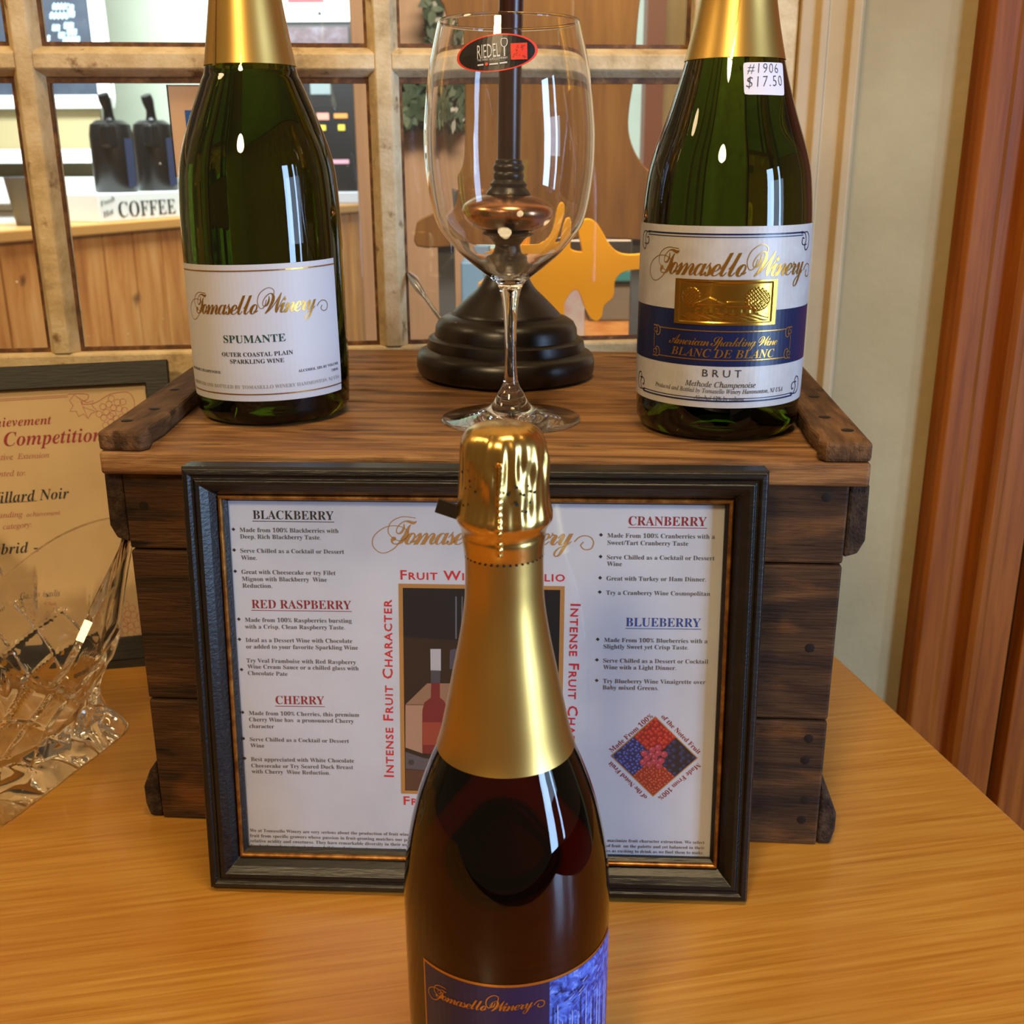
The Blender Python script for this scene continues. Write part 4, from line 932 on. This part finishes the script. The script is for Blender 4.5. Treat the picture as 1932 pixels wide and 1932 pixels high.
# coffee lover sign standing on the machine
a, e = at(534, 24, Ym), at(655, -60, Ym); sg = thing('sign_board', 'white sign with a red top on the coffee machine', 'sign', (a.x, Ym + .02, c_.z + .0005))
b = MB(); b.box((0, 0, 0), (e.x - a.x, .03, .24)); bd = b.build('board', M_MELAMINE, sg, bevel=.003); W_ = e.x - a.x
P = Print(lambda u, v, l: (u, -l, v)); P.text('COFFEE', 'serif', (.02, .025), (W_*.48, .025), M_TYPE, 1.1); P.text('LOVER', 'serif', (W_*.60, .025), (W_ - .02, .025), M_TYPE, 1.1); P.disc((W_*.54, .035), .012, M_TYPE, 1, 4)
P.rect(.02, .08, W_*.62, .2, plain('sign_red', 'a3202a', .5)); P.build('lettering', bd, .002)
# paper notice taped on the pane
q = [wloc(333, 334, .0165), wloc(470, 334, .0165), wloc(452, 160, .0165), wloc(315, 160, .0165)]
nt = thing('paper_notice', 'cream paper with a blue patch taped on the pane behind the left bottle', 'notice'); place(nt)
b = MB(); b.add([(p_[0], .0158, p_[1]) for p_ in q] + [(p_[0], .0164, p_[1]) for p_ in q], [(0, 1, 2, 3), (7, 6, 5, 4), (0, 4, 5, 1), (1, 5, 6, 2), (2, 6, 7, 3), (3, 7, 4, 0)]); pp = b.build('paper', plain('cream_card', 'd2ae8c', .7), nt)
P = Print(lambda u, v, l: (u, .0158 - l, v)); M_BL = plain('notice_blue', '1f56a0', .6)
P.quad([wloc(354, 262, .0165), wloc(400, 262, .0165), wloc(395, 208, .0165), wloc(348.5, 208, .0165)], M_BL); P.stroke([q[3], q[0]], .0012, M_INK); P.build('print', pp, .0002)

# tall pale board and greenery
def slab(name, label, cat, pts, Y, thick, mt, legs=(), legmat=None, legw=.012, smooth=False):
    P0 = [at(x, y, Y) for x, y in pts]; cx = sum(p_.x for p_ in P0) / len(P0)
    t = thing(name, label, cat, (cx, Y, -.7499))
    m_ = MB(); m_.prism([(p_.x - cx, p_.z + .7499) for p_ in P0], 0, thick); m_.build('board', mt, t, bevel=.002)
    for x, y0 in legs:
        q_ = at(x, y0, Y + thick); m_ = MB(); m_.box((q_.x - cx - legw, thick + .0005, 0), (q_.x - cx + legw, thick + .02, q_.z + .7499 + .08)); m_.build('leg', legmat, t)
    return t
M_PINKB = noisy('pinkish_plank', ('a88a76', 'b3967f', 'bba08a'), (20, 20, 1), 2, 5, .65)[0]
a_, c_ = at(688, 640, 2.6), at(868, -80, 2.6)
b = MB(); b.box((a_.x, 2.6, -.7495), (c_.x, 2.63, c_.z)); tag(b.build('plank_screen', M_PINKB, bevel=.004), 'tall pinkish beige plank standing behind the window', 'screen')
gl = thing('garland', 'green garland with white blossoms hanging on the pinkish plank', 'garland', (0, 2.56, 0))
M_LEAF = noisy('leaf_green', ('26382c', '3c5442', '5c7560'), nscale=20, rough=.6)[0]; M_BLOS = plain('blossom_white', 'b9bcc0', .7)
def spray(name, mt, n, x0, x1, y0, y1, size):
    m_ = MB()
    for _ in range(n):
        p_ = at(rn.uniform(x0, x1), rn.uniform(y0, y1), 2.56); s_ = size * rn.uniform(.6, 1.2); a, e = rn.uniform(0, 6.28), rn.uniform(-.6, .6)
        u = Vector((math.cos(a), e * .5, math.sin(a))) * s_; v_ = Vector((-math.sin(a), rn.uniform(-.6, .6), math.cos(a))) * s_ * .45; c0 = Vector((p_.x, rn.uniform(-.05, .03), p_.z))
        m_.add([c0 - u, c0 - u*.3 + v_, c0 + u*.4 + v_*.8, c0 + u, c0 + u*.4 - v_*.8, c0 - u*.3 - v_], [(0, 1, 2, 3, 4, 5)])
    m_.build(name, mt, gl, fix=False)
spray('foliage', M_LEAF, 260, 752, 862, 140, 235, .024); spray('foliage', M_LEAF, 70, 808, 834, -20, 90, .02); spray('blossoms', M_BLOS, 60, 755, 850, 195, 238, .016); spray('blossoms', M_BLOS, 10, 812, 826, 0, 60, .014)
m_ = MB(); m_.tube([at(822, -60, 2.56) - Vector((0, 2.56, 0)), at(818, 60, 2.56) - Vector((0, 2.56, 0)), at(800, 150, 2.56) - Vector((0, 2.56, 0)), at(812, 225, 2.56) - Vector((0, 2.56, 0))], .008); m_.build('stem', M_LEAF, gl)
# large brown cut-out board
bp = [(850, 466), (786, 465), (785, 427), (792, 414), (815, 403), (832, 388), (843, 360), (842, 334), (856, 314), (862, 280), (862, 200), (858, 130), (850, 60), (836, 10), (820, -70), (1220, -70), (1208, 0), (1202, 60), (1197, 140), (1188, 200), (1186, 245), (1196, 282), (1216, 314), (1240, 336), (1258, 400), (1260, 452), (1100, 449), (1040, 465)]
slab('cutout_board', 'large brown wooden cut-out board standing behind the window', 'board', [tuple(p_) for p_ in spline(bp, 3)], 1.62, .02, noisy('brown_stained_wood', ('5f3f18', '75501f', '84602a'), (24, 24, 2), 2, 6, .5)[0], ((841, 466), (1209, 450)), plain('grey_post', '5d6470', .5))
# yellow cut-out
yp = [(1214, 479), (1190, 481), (1168, 477), (1151, 462), (1136, 437), (1124, 419), (1110, 413), (1097, 418), (1091, 436), (1098, 470), (1096, 475), (1080, 472), (1076, 462), (1082, 430), (1092, 404), (1090, 388), (1080, 384), (1070, 396), (1064, 420), (1050, 446), (1030, 462), (1000, 470), (970, 468), (940, 490), (912, 528), (902, 537), (906, 549), (930, 552), (980, 548), (1009, 552), (1038, 578), (1063, 596), (1065, 574), (1074, 556), (1086, 547), (1094, 555), (1102, 578), (1113, 599), (1126, 606), (1136, 597), (1140, 577), (1157, 561), (1160, 533), (1170, 517), (1190, 510), (1214, 507), (1222, 493)]
slab('yellow_cutout', 'bright yellow rounded wooden cut-out shape behind the wine glass', 'ornament', [tuple(p_) for p_ in spline(yp, 3)], 1.45, .015, plain('yellow_paint', 'f7b200', .45), ((985, 540),), plain('yellow_stake', 'd89808', .5), .015)
# small things on a low bench behind the panes
ZB = .105
e0_, e1_ = at(884, 640, 2.6), at(1290, 640, 2.2)
bn = thing('bench', 'low wooden bench carrying boxes behind the window', 'bench', (0, 1.85, -.75))
b = MB(); b.box((e0_.x, 0, ZB + .72), (e1_.x, 1.1, ZB + .75)); b.build('bench_top', M_KNOTTY, bn, bevel=.003)
for x in (e0_.x + .02, e1_.x - .06):
    for y in (.03, 1.03):
        b = MB(); b.box((x, y, 0), (x + .04, y + .04, ZB + .7195)); b.build('leg', M_KNOTTY, bn)
def bbox(name, label, cat, x0, x1, y0, Y, depth, mt, bevel=.004):
    a, c_ = at(x0, y0, Y), at(x1, y0, Y); m_ = MB(); m_.box((a.x, Y, ZB + .0005), (c_.x, Y + depth, a.z)); return tag(m_.build(name, mt, bevel=bevel), label, cat)
sb = bbox('storage_box', 'grey box with a teal lid under the brown cut-out board', 'box', 1112, 1240, 534, 2.15, .3, plain('grey_tote', '6e6a62', .6))
a, c_ = at(1106, 533, 2.14), at(1246, 508, 2.14); b = MB(); b.box((a.x, 2.14, a.z + .0005), (c_.x, 2.47, c_.z)); b.build('box_lid', plain('teal_lid', '2f7f8c', .5), sb, bevel=.004)
bbox('gift_bag', 'pale bag with pink and green print, seen through the yellow cut-out', 'bag', 1058, 1104, 540, 1.92, .08, noisy('bag_print', ('d8d8e0', 'c8c8d4', 'c890a0', '7f9a60'), nscale=9, rough=.6, stops=[.3, .45, .58, .7])[0])
bbox('plastic_tub', 'light blue tub between the pinkish plank and the lamp', 'tub', 869, 912, 494, 2.2, .2, plain('tub_blue', '6fa0d8', .4))
bbox('metal_case', 'dark grey metal case beneath the brown cut-out board', 'case', 1060, 1215, 452, 2.6, .3, plain('case_grey', '5c5650', .3, .6))
